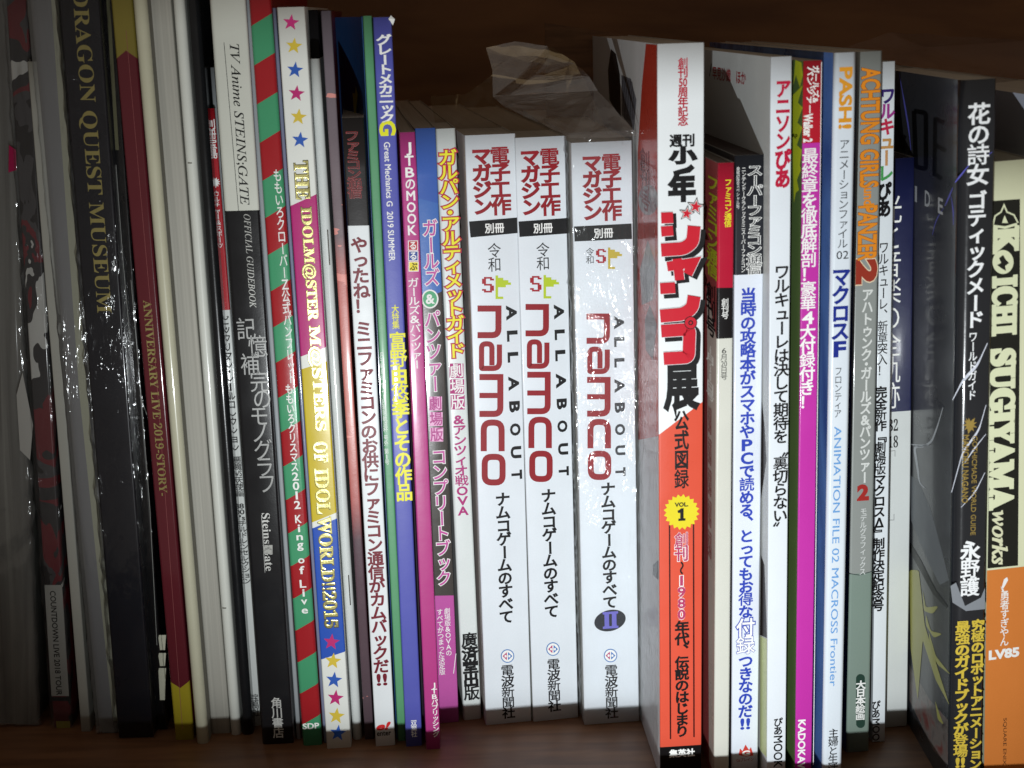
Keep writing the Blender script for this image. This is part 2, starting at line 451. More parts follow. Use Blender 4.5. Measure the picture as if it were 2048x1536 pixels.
# ---------- 0 clouded sleeve at far left
b = Book('sleeved_book', 'thick book in a clouded grey plastic sleeve at the left end of the row', 'book',
         ((-75, 50), (-20, 1400)), ((17, 50), (72, 1400)), (-70, -60), .052,
         patch_mat([(50, 50, 48), (128, 128, 122)], 60, .5, .1, (2.5, 1, .12)), pages=(150, 148, 140), r=.003)
def sleeve(b, mat, off=.0012, up=.0, dn=.0, depth=.06, amp=.0005, name='plastic_sleeve', x0e=0, seed=0, N=70, left_only=False):
    """wrinkled film wrapped round the spine of a book"""
    rnd = random.Random(seed); t, h = b.t, b.h; Vv, Ff = [], []
    ks = [(rnd.uniform(60, 400), rnd.uniform(80, 900), rnd.uniform(0, 6.3), rnd.uniform(.3, 1)) for _ in range(9)]
    prof = []
    for i in range(6): prof.append((-off, depth - (depth + .0) * i / 6.0, -1, 0))
    for i in range(5):
        a = math.pi / 2 * i / 4; prof.append((-off * math.cos(a), -off * math.sin(a), -math.cos(a), -math.sin(a)))
    for i in range(1, 9): prof.append((t * i / 9.0, -off, 0, -1))
    for i in range(5):
        a = math.pi / 2 * i / 4; prof.append((t + off * math.sin(a), -off * math.cos(a), math.sin(a), -math.cos(a)))
    if left_only: prof = [(-off, depth - depth * i / 14.0, -1, 0) for i in range(15)]
    nP = len(prof)
    for j in range(N + 1):
        z = .0006 - dn + (h + up + dn) * j / N
        for i, (x, y, nx, ny) in enumerate(prof):
            q = sum(k[3] * math.sin(k[0] * x * 3 + k[1] * z + k[2] + y * 90) for k in ks) / 9
            q = abs(q) * amp * 2.4
            Vv.append((x + nx * q, y + ny * q, z))
    for j in range(N):
        for i in range(nP - 1):
            a = j * nP + i; Ff.append([a, a + 1, a + 1 + nP, a + nP])
    return mesh_obj(name, Vv, Ff, mat, b.root, smooth=True)
FILM = film_mat('clear_film', cover=.03, bump=.6, scale=45, refl=.6, stretch=(1.6, 1, .3))
FILMG = film_mat('dull_film', cover=.16, bump=.5, scale=45, refl=1.6, haze=(.5, .5, .48), stretch=(1.5, 1, .2))
FILMD = film_mat('tight_film', cover=.0, bump=.6, scale=55, refl=.7, stretch=(1.2, 1, .28))
sleeve(b, FILMG, .0018, .0, .0, amp=.0022, seed=1)

# ---------- 1 picture book in plastic
b = Book('sleeved_magazine', 'plastic wrapped magazine with a blotchy red, white and black picture spine', 'magazine',
         ((19, 100), (103, 1400)), ((58, 100), (140, 1400)), (19, -50), .046,
         patch_mat([(24, 20, 22), (60, 58, 60), (96, 24, 32), (40, 38, 40), (170, 170, 166), (120, 30, 36), (36, 34, 36)], 34, .35, .3, (1, 1, .6)), r=.001)
b.sp.P([[(89, 1170), (103, 1392), (138, 1392), (124, 1170)]], M((150, 150, 145), .6), 1, 'paper_label')
b.sp.R('COUNTDOWN LIVE 2018 TOUR', 112, 1182, 1390, 11, ink, .02, 2)
b.sp.P([[(104, 1394), (104, 1402), (138, 1402), (138, 1394)]], ink, 2)
b.sp.P([[(112, 1442), (116, 1478), (142, 1478), (140, 1442)]], M((120, 110, 30), .4), 2, 'printed_patch')
b.sp.P([[(33, 790), (45, 745), (66, 850), (60, 920), (40, 900)]], M((160, 160, 156), .4), 1, 'printed_patch')
b.sp.P([[(18, 290), (32, 300), (33, 340), (17, 345)]], M((150, 20, 70), .4), 1, 'printed_patch')
sleeve(b, FILM, .0008, amp=.0012, seed=2)
# ---------- 2 thin white
b = Book('thin_magazine', 'thin plain pale magazine just left of the thick grey spine', 'magazine',
         ((57, 150), (160, 1440)), ((78, 150), (180, 1440)), (57, 123), .047, M((160, 160, 152), .5), r=.0006)
# ---------- 3 grey thick
b = Book('thick_book', 'thick plain grey spine with a painted cream highlight, left of the gold lettered catalogue', 'book',
         ((62, 60), (193, 1440)), ((118, 60), (243, 1440)), (60, -70), .038,
         M((104, 104, 108), .42), r=.0035)
b.sp.P([[(98, -60), (158, 780), (226, 1442), (240, 1442), (174, 780), (113, -60)]], M((150, 150, 128), .5), 1, 'cream_highlight')  # highlight of the rounded spine, painted as a cream shape
b.sp.P([[(119, 60), (118.2, 60), (177, 800), (177.8, 800)]], M((90, 90, 78), .5), 2, 'crease')
sleeve(b, FILMG, .0005, amp=.0006, seed=3)
# ---------- 4 black with gold serif letters
b = Book('museum_catalogue', 'thick black catalogue in shiny film with large gold serif letters', 'book',
         ((121, 60), (232, 1400)), ((204, 60), (300, 1400)), (118, -90), .03, M((26, 27, 33), .3, .4), r=.001)
gold = M((150, 138, 84), .35, .2, .3)
b.sp.R(serif('DRAGON QUEST MUSEUM'), 181, -22, 626, 37, gold, .0)
sleeve(b, FILMD, .0008, amp=.0013, seed=4)
# ---------- 5 black slipcase gap book
b = Book('black_book', 'black book in wrinkled film with small white tabs at its foot', 'book',
         ((208, 60), (303, 1400)), ((229, 60), (330, 1400)), (210, -80), .036, M((16, 16, 18), .3, .3), r=.0008)
b.sp.P([[(209, -60), (231, 300), (238, 300), (216, -60)]], M((96, 94, 70), .5), 1, 'printed_strip')
for a_, c_ in (((1270), (1300)), ((1306), (1332)), ((1336), (1400))):
    b.sp.P([[(318, a_), (317, a_ + 6), (320, c_), (330, c_), (332, a_)]], M((205, 205, 185), .5), 1, 'white_tab')
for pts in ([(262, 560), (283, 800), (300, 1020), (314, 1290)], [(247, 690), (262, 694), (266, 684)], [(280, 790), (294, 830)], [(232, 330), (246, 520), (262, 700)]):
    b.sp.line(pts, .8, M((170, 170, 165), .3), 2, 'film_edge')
sleeve(b, FILMD, .0006, amp=.001, seed=5)
# ---------- 6 crimson with yellow ends
L6, R6 = ((227, 60), (343, 1400)), ((270, 60), (382, 1400))
b = Book('crimson_book', 'glossy crimson spine with pointed yellow ends', 'book',
         L6, R6, (225, -70), .03, M((96, 20, 32), .3, .3), r=.0011, round_=False)
vt, vb = b.v(252, 101), b.v(361, 1376)
b.cover.data.materials[0] = b.cover.data.materials[1] = zone_mat([(None, (160, 146, 40)), (vb, -.75, (92, 32, 40)), (vt, .75, (124, 112, 48))], .22, .6, chev=b.t / 2)
b.sp.R(serif('ANNIVERSARY LIVE 2019-STORY-'), 311, 600, 992, 17, gold)
b.sp.line([(252, 60), (309, 700), (365, 1460)], .8, M((140, 80, 80), .3), 1, 'crease')
# ---------- 7 cream
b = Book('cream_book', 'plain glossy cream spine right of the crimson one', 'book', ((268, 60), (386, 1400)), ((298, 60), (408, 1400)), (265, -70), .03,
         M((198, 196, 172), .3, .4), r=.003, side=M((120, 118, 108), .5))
# ---------- 8 grey grained
b = Book('grained_book', 'pale grey grained spine of uncut page edges between two plain white spines', 'book', ((303, 60), (418, 1400)), ((347, 60), (455, 1400)), (300, -70), .029,
         page_mat((176, 174, 164), dens=900), r=.0009)
# ---------- 9 stapled white
b = Book('stapled_magazine', 'thin white magazine with two staples in its rounded spine', 'magazine', ((348, 60), (457, 1400)), ((374, 60), (475, 1400)), (345, -70), .029,
         M((214, 216, 208), .35, .2), round_=True)
def staple(b, x, y, w=7, vert=False, L=26):
    m = M((190, 190, 185), .25, 0, 1.0); a0, b0 = b.sp.ab(x, y)
    if vert:
        _, b1 = b.sp.ab(x, y + L); pts = [(a0, b0), (a0, b1)]
    else:
        pts = [(a0 - .0008, b0), (a0 + .0008, b0)]
    V_, F_ = [], []
    rr = .00025
    (xa, za), (xb, zb) = pts; d = Vector((xb - xa, 0, zb - za)).normalized(); n = Vector((0, 1, 0)); q = d.cross(n)
    for (x_, z_) in pts:
        for k in range(8):
            t = k * math.pi / 4; p = Vector((x_, -.0001, z_)) + n * rr * math.cos(t) + q * rr * math.sin(t); V_.append(p)
    for k in range(8): F_.append([k, (k + 1) % 8, (k + 1) % 8 + 8, k + 8])
    F_ += [list(range(8)), list(range(15, 7, -1))]
    return mesh_obj('staple', V_, F_, m, b.root)
staple(b, 380, 326); staple(b, 449, 1216)
# ---------- 10 thin black
b = Book('black_magazine', 'thin glossy black spine between the stapled white magazine and the red and white one', 'magazine', ((376, 60), (478, 1400)), ((402, 60), (501, 1400)), (372, -70), .029,
         M((24, 25, 27), .25, .4), round_=True)
# ---------- 11 red/white
b = Book('sticker_book', 'thin spine, red at the top and white with small black lettering below', 'book', ((412, 260), (504, 1400)), ((434, 260), (518, 1400)), (410, 217), .026,
         M(WHITE), r=.0006)
b.cover.data.materials[0] = zone_mat([(None, (205, 208, 205)), (b.v(450, 620), 0, (168, 24, 36))], .3, .3)
b.sp.V('別冊宝島', 424, 239, 317, 16, whitei, .02)
b.sp.star(430, 365, 11, whitei, 1, 12, .6)
b.sp.V('カルチャー&スポーツ', 437, 381, 497, 9, whitei, .01)
b.sp.V('ビックリマン・シールコレクション', 461, 632, 904, 14, ink, .02)
b.sp.V(['悪', '魔', 'VS', '天', '使', '編'], 478, 913, 994, 13, ink, .015)
b.sp.V(['8', '0', "'s"] + list('チルドレンセレクション'), 489, 1006, 1168, 12, ink, .02)
b.sp.V('宝島社', 512, 1388, 1432, 11, ink, .01)
# ---------- 12 grey sliver
b = Book('grey_pamphlet', 'very thin grey pamphlet touching the left side of the black and white guidebook', 'pamphlet', ((432, 300), (517, 1400)), ((443, 300), (525, 1400)), (426, 135), .032,
         M((128, 132, 134), .4), r=.0005)
# ---------- 13 black and white guide
b = Book('guidebook', 'spine with white top third, glossy black lower part and italic serif title', 'book', ((424, 60), (517, 1400)), ((494, 60), (583, 1400)), (418, -60), .02,
         M(WHITE), r=.0016, rright=.001, side=M((150, 153, 155), .4))
b.cover.data.materials[0] = zone_mat([(None, (27, 27, 29)), (b.v(490, 421), 0, (206, 208, 198))], .24, .35)
b.sp.R(serif('TV Anime STEINS;GATE', True), 478, 88, 410, 21, ink, .008)
b.sp.line([(448, 85), (477, 421)], 1.1, ink)
b.sp.R(serif('OFFICIAL GUIDEBOOK', True), 500, 428, 616, 13, M((165, 165, 160), .3, 0, .5))
sil = M((196, 196, 192), .3, 0, .3)
b.sp.V('記憶補完のモノグラフ', 517, 640, 985, 34, M((140, 140, 138), .35, 0, .3), .0, jit=[-.42, .2, -.32, .15, .25, .0, .0, .1, .12, .2], cell=1.15)
b.sp.R(serif('Steins;Gate'), 534, 1026, 1142, 18, sil, 0)
b.sp.line([(523, 1030), (530, 1145)], .8, sil)
b.sp.rect(527, 1090, 545, 1108, M((170, 170, 165), .3), 1)
b.sp.V('角川書店', 555, 1396, 1476, 20, sil, .015)
# ---------- pale sliver
b = Book('grey_booklet', 'plain pale grey booklet touching the left side of the red and green striped spine', 'booklet', ((496, 60), (587, 1400)), ((503, 60), (598, 1400)), (495, -60), .024,
         M((150, 155, 158), .4), r=.0006)
# ---------- 14 striped
b = Book('striped_pamphlet', 'red and green candy striped spine with white vertical lettering', 'pamphlet', ((503, 60), (598, 1400)), ((545, 60), (640, 1400)), (500, -20), .019,
         M((160, 34, 40)), r=.0014)
vs = b.v(535, 437); per = 2 * (b.v(535, 362) - b.v(535, 437))
b.cover.data.materials[0] = zone_mat([(None, (160, 34, 40))], .22, .45, stripes=(vs - per / 2, per, -.55, (70, 150, 108)))
b.sp.V('ももいろクローバー' + 'Z公式パンフレット', 569, 338, 768, 15, whitei, .01)
b.sp.V('ももいろクリスマス2012 King of Live', 594, 768, 1232, 14, whitei, .02)
b.sp.H('SDP', 622, 1452, 32, 11, whitei, .03)
# ---------- blue grey sliver
b = Book('blue_booklet', 'narrow blue grey booklet between the striped spine and the starred spine', 'booklet', ((547, 60), (642, 1400)), ((555, 60), (648, 1400)), (547, 16), .02,
         M((120, 126, 150), .25, .4), r=.0006)
# ---------- 15 starred
b = Book('concert_pamphlet', 'spine with coloured stars and gold foil lettering on pink, yellow and blue bands', 'pamphlet', ((558, 60), (646, 1400)), ((611, 60), (698, 1400)), (555, 15), .004,
         M(WHITE), r=.0007)
W_ = (226, 228, 222); k = .45
def zz(xl, yl, xr, yr): # boundary height and slope from its two ends
    al, bl = b.sp.ab(xl, yl); ar, br = b.sp.ab(xr, yr); kk = (bl - br) / (ar - al)
    return bl + kk * al, kk
z1 = zz(622, 1326, 688, 1304); z2 = zz(612, 1062, 676, 1036); z3 = zz(612, 1050, 676, 1024); z4 = zz(598, 740, 656, 722); z5 = zz(597, 715, 655, 693); z6 = zz(585, 410, 638, 386)
b.cover.data.materials[0] = zone_mat([(None, W_), (*z1, (44, 84, 178)), (*z2, W_), (*z3, (200, 178, 44)), (*z4, W_), (*z5, (178, 44, 116)), (*z6, W_)], .32, .35)
PK, YE, BL = M((186, 44, 112), .35), M((212, 186, 64), .35), M((50, 92, 178), .35)
for x, y, m in ((582, 45, PK), (588, 92, YE), (590, 140, BL), (593, 187, PK), (597, 234, YE), (600, 280, BL),
                (663, 1284, PK), (666, 1322, YE), (668, 1360, BL), (671, 1396, PK), (673, 1432, YE), (676, 1466, BL)):
    b.sp.star(x, y, 17, m, 1, rot=.1)
foil = M((205, 196, 130), .22, 0, .9, .5)
foil_edge = M((96, 92, 60), .3, 0, .8)
for s_, x, y0, y1 in (('THE', 604, 322, 398), ('IDOLM@STER', 617, 414, 640), ('M@STERS', 633, 652, 862), ('OF', 641, 884, 925), ('IDOL', 645, 938, 1028), ('WORLD!!2015', 656, 1034, 1256)):
    b.sp.R(serif(s_), x, y0, y1, 27, foil, .012, 1, (foil_edge, .045))
# ---------- 16 white stapled
b = Book('white_magazine', 'white stapled magazine with rounded spine right of the starred spine', 'magazine', ((620, 150), (702, 1400)), ((643, 150), (718, 1400)), (619, 118), .012,
         M((206, 210, 208), .26, .4), round_=True)
staple(b, 655, 460, vert=True, L=70); staple(b, 697, 1150, vert=True, L=60)
# ---------- black tall behind
b = Book('dark_book', 'tall black book standing behind the white stapled magazine', 'book', ((612, 40), (700, 1400)), ((640, 40), (716, 1400)), (612, 20), .028, M((18, 17, 19), .4), r=.0006)
# ---------- 17 mauve-salmon
b = Book('salmon_magazine', 'spine fading from grey mauve through salmon pink to dark plum with light streaks', 'magazine', ((644, 60), (725, 1400)), ((664, 60), (744, 1400)), (642, 22), .014,
         M((100, 92, 98)), r=.0006, side=(M((110, 104, 108)), M((130, 32, 40))))
h_ = b.h
b.cover.data.materials[0] = ramp_mat([(0, (84, 70, 76)), (.30, (88, 66, 74)), (.36, (176, 96, 92)), (.46, (196, 118, 108)), (.66, (190, 110, 104)), (.72, (120, 104, 108)), (1, (104, 96, 104))], h_, .3, .3, .8)
# ---------- 18 famicom black/white
b = Book('game_magazine', 'white spine with black top block and dark red vertical lettering', 'magazine', ((686, 300), (748, 1400)), ((732, 300), (785, 1400)), (683, 236), .004,
         M((206, 208, 208)), r=.0006, side=(M((40, 38, 38)), M((176, 26, 34), .3, .2)))
b.cover.data.materials[0] = zone_mat([(None, (222, 226, 228)), (b.v(715, 451), .02, (38, 35, 35))], .34, .2)
drd = M((112, 18, 36), .4)
b.sp.V('ファミコン通信', 707, 262, 396, 26, M((40, 34, 34), .4), .0, 1, (M((150, 52, 54), .4), .04), cell=1.0)
b.sp.V(list('やったね！　ミニファミコンのお供にファミコン通信がカムバックだ') + ['!!'], 741, 474, 1374, 29, drd, .035)
b.sp.H('enter', 768, 1467, 28, 8, ink, .02); b.sp.H('e!', 767, 1452, 26, 14, M((196, 30, 34)), .05, shear=.3)
# ---------- 19 green
b = Book('green_booklet', 'narrow green spine with tiny white lettering and a blue and yellow cover', 'booklet', ((728, 60), (791, 1400)), ((744, 60), (809, 1400)), (725, 32), .008,
         M((92, 152, 110), .35, .2), r=.0006, side=(M((30, 70, 112), .35, .3), M((20, 40, 90))))
b.sp.V('月刊戦車道　第41回無限軌道杯　号外　第1号', 769, 704, 930, 8, whitei, .0)
def leaf(b, reach, away, mat, name='front_cover'):
    """a soft cover springing open from the left edge of the spine"""
    Vv, Ff, n = [], [], 10; th = .00025
    for k in range(n + 1):
        q = k / n; x = -away * q ** 1.5; y = .0012 + reach * q
        for (dx, z) in ((0, .0006), (0, b.h - .0003), (-th, b.h - .0003), (-th, .0006)): Vv.append((x + dx - .0002, y, z))
    for k in range(n):
        for e in range(4): Ff.append([4 * k + e, 4 * k + (e + 1) % 4, 4 * k + 4 + (e + 1) % 4, 4 * k + 4 + e])
    Ff += [[3, 2, 1, 0], [4 * n, 4 * n + 1, 4 * n + 2, 4 * n + 3]]
    return mesh_obj(name, Vv, Ff, mat, b.root)
b_g = b
leaf(b, .075, .016, M((30, 72, 118), .35, .3))
def leafpt(q, z, away=.016, reach=.075, e=.0006): return (-away * q ** 1.5 - .0006 - e, .0012 + reach * q, z)
Vv = []; Ff = []
for poly in ([(.30, .030), (.36, .037), (.40, .034), (.34, .027)], [(.28, .045), (.52, .050), (.52, .055), (.28, .051)], [(.22, .062), (.44, .069), (.44, .074), (.22, .067)], [(.36, .030), (.42, .030), (.34, .080), (.28, .078)], [(.24, .078), (.36, .052), (.40, .054), (.30, .086)]):
    n0 = len(Vv); Vv += [leafpt(q, b.h - z, e=.0002 + .00008 * len(Ff)) for q, z in poly]; Ff.append([n0, n0 + 1, n0 + 2, n0 + 3])
mesh_obj('lettering', Vv, Ff, M((186, 186, 60), .4), b.root)
# ---------- 20 great mechanics
b = Book('purple_magazine', 'tall violet blue spine with white and yellow lettering', 'magazine', ((748, 60), (807, 1400)), ((783, 60), (842, 1400)), (745, 35), .003,
         M((84, 88, 170), .36, .2), r=.0007, side=(M((60, 90, 60)), M((60, 60, 70))))
b.sp.V('グレートメカニック', 771, 70, 246, 27, whitei, .035, cell=1.0)
b.sp.R('G', 775, 242, 270, 30, M((226, 226, 30), .4), .04)
b.sp.R('Great Mechanics G  2019 SUMMER', 779, 284, 522, 12, whitei, .015)
yl = M((226, 222, 40), .4)
b.sp.V('大特集', 791, 610, 658, 13, yl, .02)
b.sp.V('富野由悠季とその作品', 802, 665, 1002, 30, yl, .035)
b.sp.V('双葉社', 828, 1440, 1474, 11, whitei, .01)
a0, b0 = b.sp.ab(782, 36); 
mesh_obj('torn_corner', [(b.t - .0012, -.00012, b.h - .0006), (b.t + .0012, -.0008, b.h - .0008), (b.t + .0004, .0004, b.h - .003), (b.t - .0002, .0002, b.h + .0006)], [[0, 2, 1], [0, 1, 3]], M((220, 220, 215), .6), b.root)
# ---------- dark gap: added filler whose dark colour stands for the shade between spines
b = Book('dark_gap_filler', 'narrow dark filler for the shaded gap between the violet blue spine and the magenta spine', 'booklet', ((797, 300), (842, 1400)), ((803, 300), (850, 1400)), (797, 290), .016, M((36, 34, 40), .4), r=.0005)
# ---------- 21 pink
b = Book('pink_magazine', 'narrow magenta spine with white lettering and three small coloured squares', 'magazine', ((801, 300), (848, 1400)), ((831, 300), (878, 1400)), (800, 265), .002,
         M((176, 60, 128), .32, .35), r=.0006)
b.sp.V('JTBのMOOK', 821, 286, 472, 19, whitei, .02)
for i, (ch, c) in enumerate((('る', (176, 24, 40)), ('る', (30, 60, 140)), ('ぶ', (226, 206, 40)))):
    y0 = 481 + i * 21
    b.sp.rect(816 + i * .6, y0, 836 + i * .6, y0 + 20, whitei, 1); b.sp.rect(817.4 + i * .6, y0 + 1.4, 834.6 + i * .6, y0 + 18.6, M(c, .4), 2)
    b.sp.V(ch, 826 + i * .6, y0 + 2, y0 + 18, 14, whitei if i < 2 else ink, .02, 3)
b.sp.V('ガールズ&パンツァー', 830, 556, 738, 20, whitei, .01)
b.sp.V('JTBパブリッシング', 870, 1366, 1474, 12, whitei, .02)
# ---------- 22 blue/dark
b = Book('tie_in_book', 'spine blue at the top, dark in the middle and pink at the foot', 'book', ((833, 300), (874, 1380)), ((870, 300), (918, 1380)), (832, 257), .003,
         M((60, 60, 56), .3), r=.0006)
b.cover.data.materials[0] = zone_mat([(None, (186, 88, 160)), (b.v(890, 1190), .06, (70, 66, 62)), (b.v(865, 600), -.4, (72, 112, 182)), (b.v(858, 395), .3, (66, 100, 176))], .26, .4)
pw = M((186, 70, 150), .35)
b.sp.V('ガールズ', 862, 440, 572, 27, pw, .015, 1, (whitei, .06))
b.sp.ell(860, 598, 17, 19, whitei, 1); b.sp.ell(860, 598, 14, 16, M((70, 160, 110)), 2); b.sp.H('&', 860, 598, 16, 18, whitei, .03, 3)
b.sp.V('パンツァー', 867, 622, 784, 28, pw, .015, 1, (whitei, .06))
for i, ch in enumerate('劇場版'):
    y0 = 793 + 31 * i; b.sp.rect(858 + i * 1.2, y0, 884 + i * 1.2, y0 + 28, M((226, 170, 205)), 1); b.sp.V(ch, 871 + i * 1.2, y0 + 1, y0 + 27, 23, M((170, 50, 130)), .03, 2)
b.sp.V('コンプリートブック', 883, 898, 1172, 27, pw, .015, 1, (whitei, .06))
b.sp.V('劇場版&OVAの', 896, 1216, 1312, 11, whitei, .01)
b.sp.V('すべてがつまった決定版', 882, 1218, 1350, 11, whitei, .01)
b.sp.line([(912, 1307), (907, 1347)], 1.3, whitei)
# ---------- 23 white ultimate guide
b = Book('film_guide', 'white spine with yellow lettering edged in red over magenta squares', 'book', ((873, 300), (924, 1380)), ((913, 300), (961, 1380)), (871, 258), .004,
         M((216, 222, 220), .3, .3), r=.0012, side=(M((214, 216, 214)), M((150, 44, 50))))
b.sp.V('ガルパン・アルティメットガイド', 904, 300, 716, 33, M((232, 226, 40), .4), .02, 1, (M((176, 24, 60), .4), .09), cell=1.02)
mg = M((168, 28, 112), .4)
for i, ch in enumerate('劇場版'):
    y0 = 727 + 31.5 * i; b.sp.rect(899 + i * 1.2, y0, 927 + i * 1.2, y0 + 29, mg, 1); b.sp.V(ch, 913 + i * 1.2, y0 + 1, y0 + 28, 25, whitei, .025, 2)
b.sp.V('&アンツィオ戦OVA', 922, 829, 1032, 24, mg, .03)
b.sp.V('廣済堂出版', 941, 1266, 1400, 28, ink, .05)

# ---------- 24..26 the three thick white ones
RED = (132, 30, 38)
SGR = ['.####.', '##..##', '##....', '##....', '.####.', '....##', '....##', '##..##', '.####.']
FGR = ['#.....', '###...', '#####.', '######', '####..', '#.....', '#.....', '#.....', '#.....', '###...']
def letters_namco(face, x0, x1, y0, y1, mat, dx):
    """wide rounded letters, turned clockwise; x0..x1 the letter height, y0..y1 the word; dx the drift of the spine"""
    hgt = x1 - x0; lens = [64, 60, 84, 62, 62]; gap = 5; tot = sum(lens) + gap * 4; sc = (y1 - y0) / tot; st = .255 * hgt
    y = y0; polys = []
    for ch, L_ in zip('namco', lens):
        w_ = L_ * sc; xo = x0 + dx * (y - y0) / (y1 - y0)
        X = lambda ly: xo + ly * hgt                      # letter up -> right
        h2 = st / 2 / hgt
        def T(pts): return [(xo + p[1] * hgt, y + p[0] * w_, *(p[2:])) for p in pts]
        e = (st / 2) / w_
        if ch == 'n': s_ = [([(e, 0), (e, 1 - h2, 0), (1 - e, 1 - h2, 13), (1 - e, 0)], 0)]
        elif ch == 'm': s_ = [([(e, 0), (e, 1 - h2, 0), (1 - e, 1 - h2, 13), (1 - e, 0)], 0), ([(.5, 0), (.5, 1 - 2 * h2)], 0)]
        elif ch == 'a': s_ = [([(.12, 1 - h2), (1 - e, 1 - h2, 13), (1 - e, h2, 2), (e, h2, 9), (e, .56, 9), (1 - 2 * e, .56)], 0)]
        elif ch == 'c': s_ = [([(1, 1 - h2), (e, 1 - h2, 15), (e, h2, 15), (1, h2)], 0)]
        else: s_ = [([(e, h2, 14), (e, 1 - h2, 14), (1 - e, 1 - h2, 14), (1 - e, h2, 14)], 1)]
        for pts, cl in s_:
            wdt = st * (.86 if ch in 'am' and len(pts) > 4 or len(pts) == 2 else 1)
            polys += stroke(rounded(T(pts), 0, bool(cl)), wdt, bool(cl))
        y += w_ + gap * sc
    face.P(polys, mat, 1, 'wordmark')
def bitmap(face, grid, x0, y0, x1, y1, mat, name):
    R_, C_ = len(grid), len(grid[0]); polys = []
    for j, row in enumerate(grid):
        i = 0
        while i < C_:
            if row[i] == '#':
                k_ = i
                while k_ < C_ and row[k_] == '#': k_ += 1
                fx = lambda q: x0 + (x1 - x0) * q / C_
                fy = lambda q: y0 + (y1 - y0) * q / R_
                polys.append([(fx(i), fy(j)), (fx(i), fy(j + 1)), (fx(k_), fy(j + 1)), (fx(k_), fy(j))]); i = k_
            else: i += 1
    face.P(polys, mat, 1, name)
def about(face, xa, xb, ys, w_, mat):
    for i, (ch, (a_, c_)) in enumerate(zip('ALLABOUT', ys)):
        f = (a_ - ys[0][0]) / (ys[-1][1] - ys[0][0])
        face.R(ch, xa + (xb - xa) * f, a_, c_, w_, mat, .045)
def emblem(face, cx, cy, r):
    face.ell(cx, cy, r, r, M((70, 120, 180), .4), 1, 'emblem_disc'); face.ell(cx, cy, r * .86, r * .86, whitei, 2, 'emblem_disc')
    face.P([[(cx - r * .72, cy), (cx - r * .1, cy + r * .6), (cx - r * .1, cy - r * .6)]], M((178, 40, 104), .4), 3, 'emblem_mark')
    face.P([[(cx + r * .08, cy - r * .6), (cx + r * .08, cy + r * .6), (cx + r * .72, cy)]], M((50, 110, 180), .4), 3, 'emblem_mark')
    face.ell(cx - r * .3, cy, r * .16, r * .2, whitei, 4, 'emblem_mark'); face.ell(cx + r * .28, cy, r * .16, r * .2, whitei, 4, 'emblem_mark')
rd = M((140, 22, 32), .4)
PW = (218, 224, 230)
# first
b = Book('retro_game_book', 'thick white spine with dark red wordmark, leftmost of the three thick white ones', 'book', ((933, 300), (967, 1380)), ((1029, 300), (1064, 1380)), (932, 271), 0, M(PW, .33, .2), r=.0006,
         side=M((196, 198, 192), .45), group='thick white books with dark red wordmarks')
s = b.sp
def white_block(s, xr, xl, ty, band, bx, by, rx, ry, S_, Fl, nam, ab, nx, ny, em, px_, py_, flagc=(176, 196, 40), cw=34):
    s.V('電子工作', xr, ty[0], ty[1], cw + 1, rd, .042); s.V('マガジン', xl, ty[0] + 2, ty[1], cw, rd, .05)
    s.P([band], ink, 1, 'printed_band')
    s.H('別冊', bx, by, 38, 19, whitei, .02, 2)
    s.V('令和', rx, ry[0], ry[1], 24 if ry[1] - ry[0] > 40 else 15, ink, .0)
    bitmap(s, SGR, *S_, M((160, 28, 40), .4), 'pixel_letter'); bitmap(s, FGR, *Fl, M(flagc, .4), 'pixel_flag')
    letters_namco(s, *nam[:4], rd, nam[4]); about(s, *ab)
    s.V('ナムコゲームのすべて', nx, ny[0], ny[1], 26, ink, .035)
    emblem(s, *em, 13.5)
    s.V('電波新聞社', px_, py_[0], py_[1], 23, ink, .025)
white_block(s, 1001, 964, (294, 430), [(938, 443), (941, 475), (1037, 466), (1034, 435)], 989, 456, 989, (487, 544), (964, 554, 988, 585), (991, 551, 1022, 598),
            (955, 1003, 611, 971, 10), (1023, 1034, [(613, 638), (663, 681), (706, 723), (755, 779), (804, 823), (848, 870), (894, 915), (941, 957)], 19, ink),
            1009, (985, 1247), (1015, 1312), 1016, (1330, 1437))
# second
b = Book('retro_game_book', 'thick white spine with dark red wordmark, middle one of the three', 'book', ((1032, 300), (1063, 1380)), ((1129, 300), (1157, 1380)), (1031, 276), .0035, M(PW, .33, .2), r=.0006,
         side=M((196, 198, 192), .45), group='thick white books with dark red wordmarks')
white_block(b.sp, 1100, 1061, (297, 431), [(1037, 443), (1039, 474), (1135, 467), (1133, 436)], 1086, 456, 1086, (486, 541), (1060, 552, 1083, 583), (1087, 550, 1118, 597),
            (1051, 1098, 608, 964, 9), (1118, 1128, [(611, 636), (661, 678), (702, 720), (749, 774), (799, 817), (842, 863), (888, 908), (934, 950)], 18, ink),
            1100, (978, 1236), (1106, 1298), 1108, (1318, 1423))
# third, in film
b = Book('retro_game_book', 'thick white spine with dark red wordmark, wrapped in clear crinkled film', 'book', ((1144, 320), (1166, 1380)), ((1263, 320), (1279, 1380)), (1143, 286), -.006, M(PW, .33, .2), r=.0006,
         side=M((196, 198, 192), .45), group='thick white books with dark red wordmarks')
white_block(b.sp, 1223, 1184, (308, 441), [(1148, 453), (1149, 483), (1264, 478), (1263, 447)], 1207, 466, 1180, (496, 528), (1192, 498, 1212, 526), (1216, 495, 1244, 538),
            (1173, 1220, 627, 960, 3), (1238, 1241, [(634, 656), (676, 692), (718, 733), (760, 783), (807, 824), (849, 869), (892, 909), (936, 951)], 18, M((50, 50, 54), .4)),
            1218, (965, 1217), (1221, 1311), 1223, (1330, 1437), (190, 168, 60))
b.sp.ell(1220, 1241, 32, 21, M((46, 48, 54), .35), 1, rot=-.25)
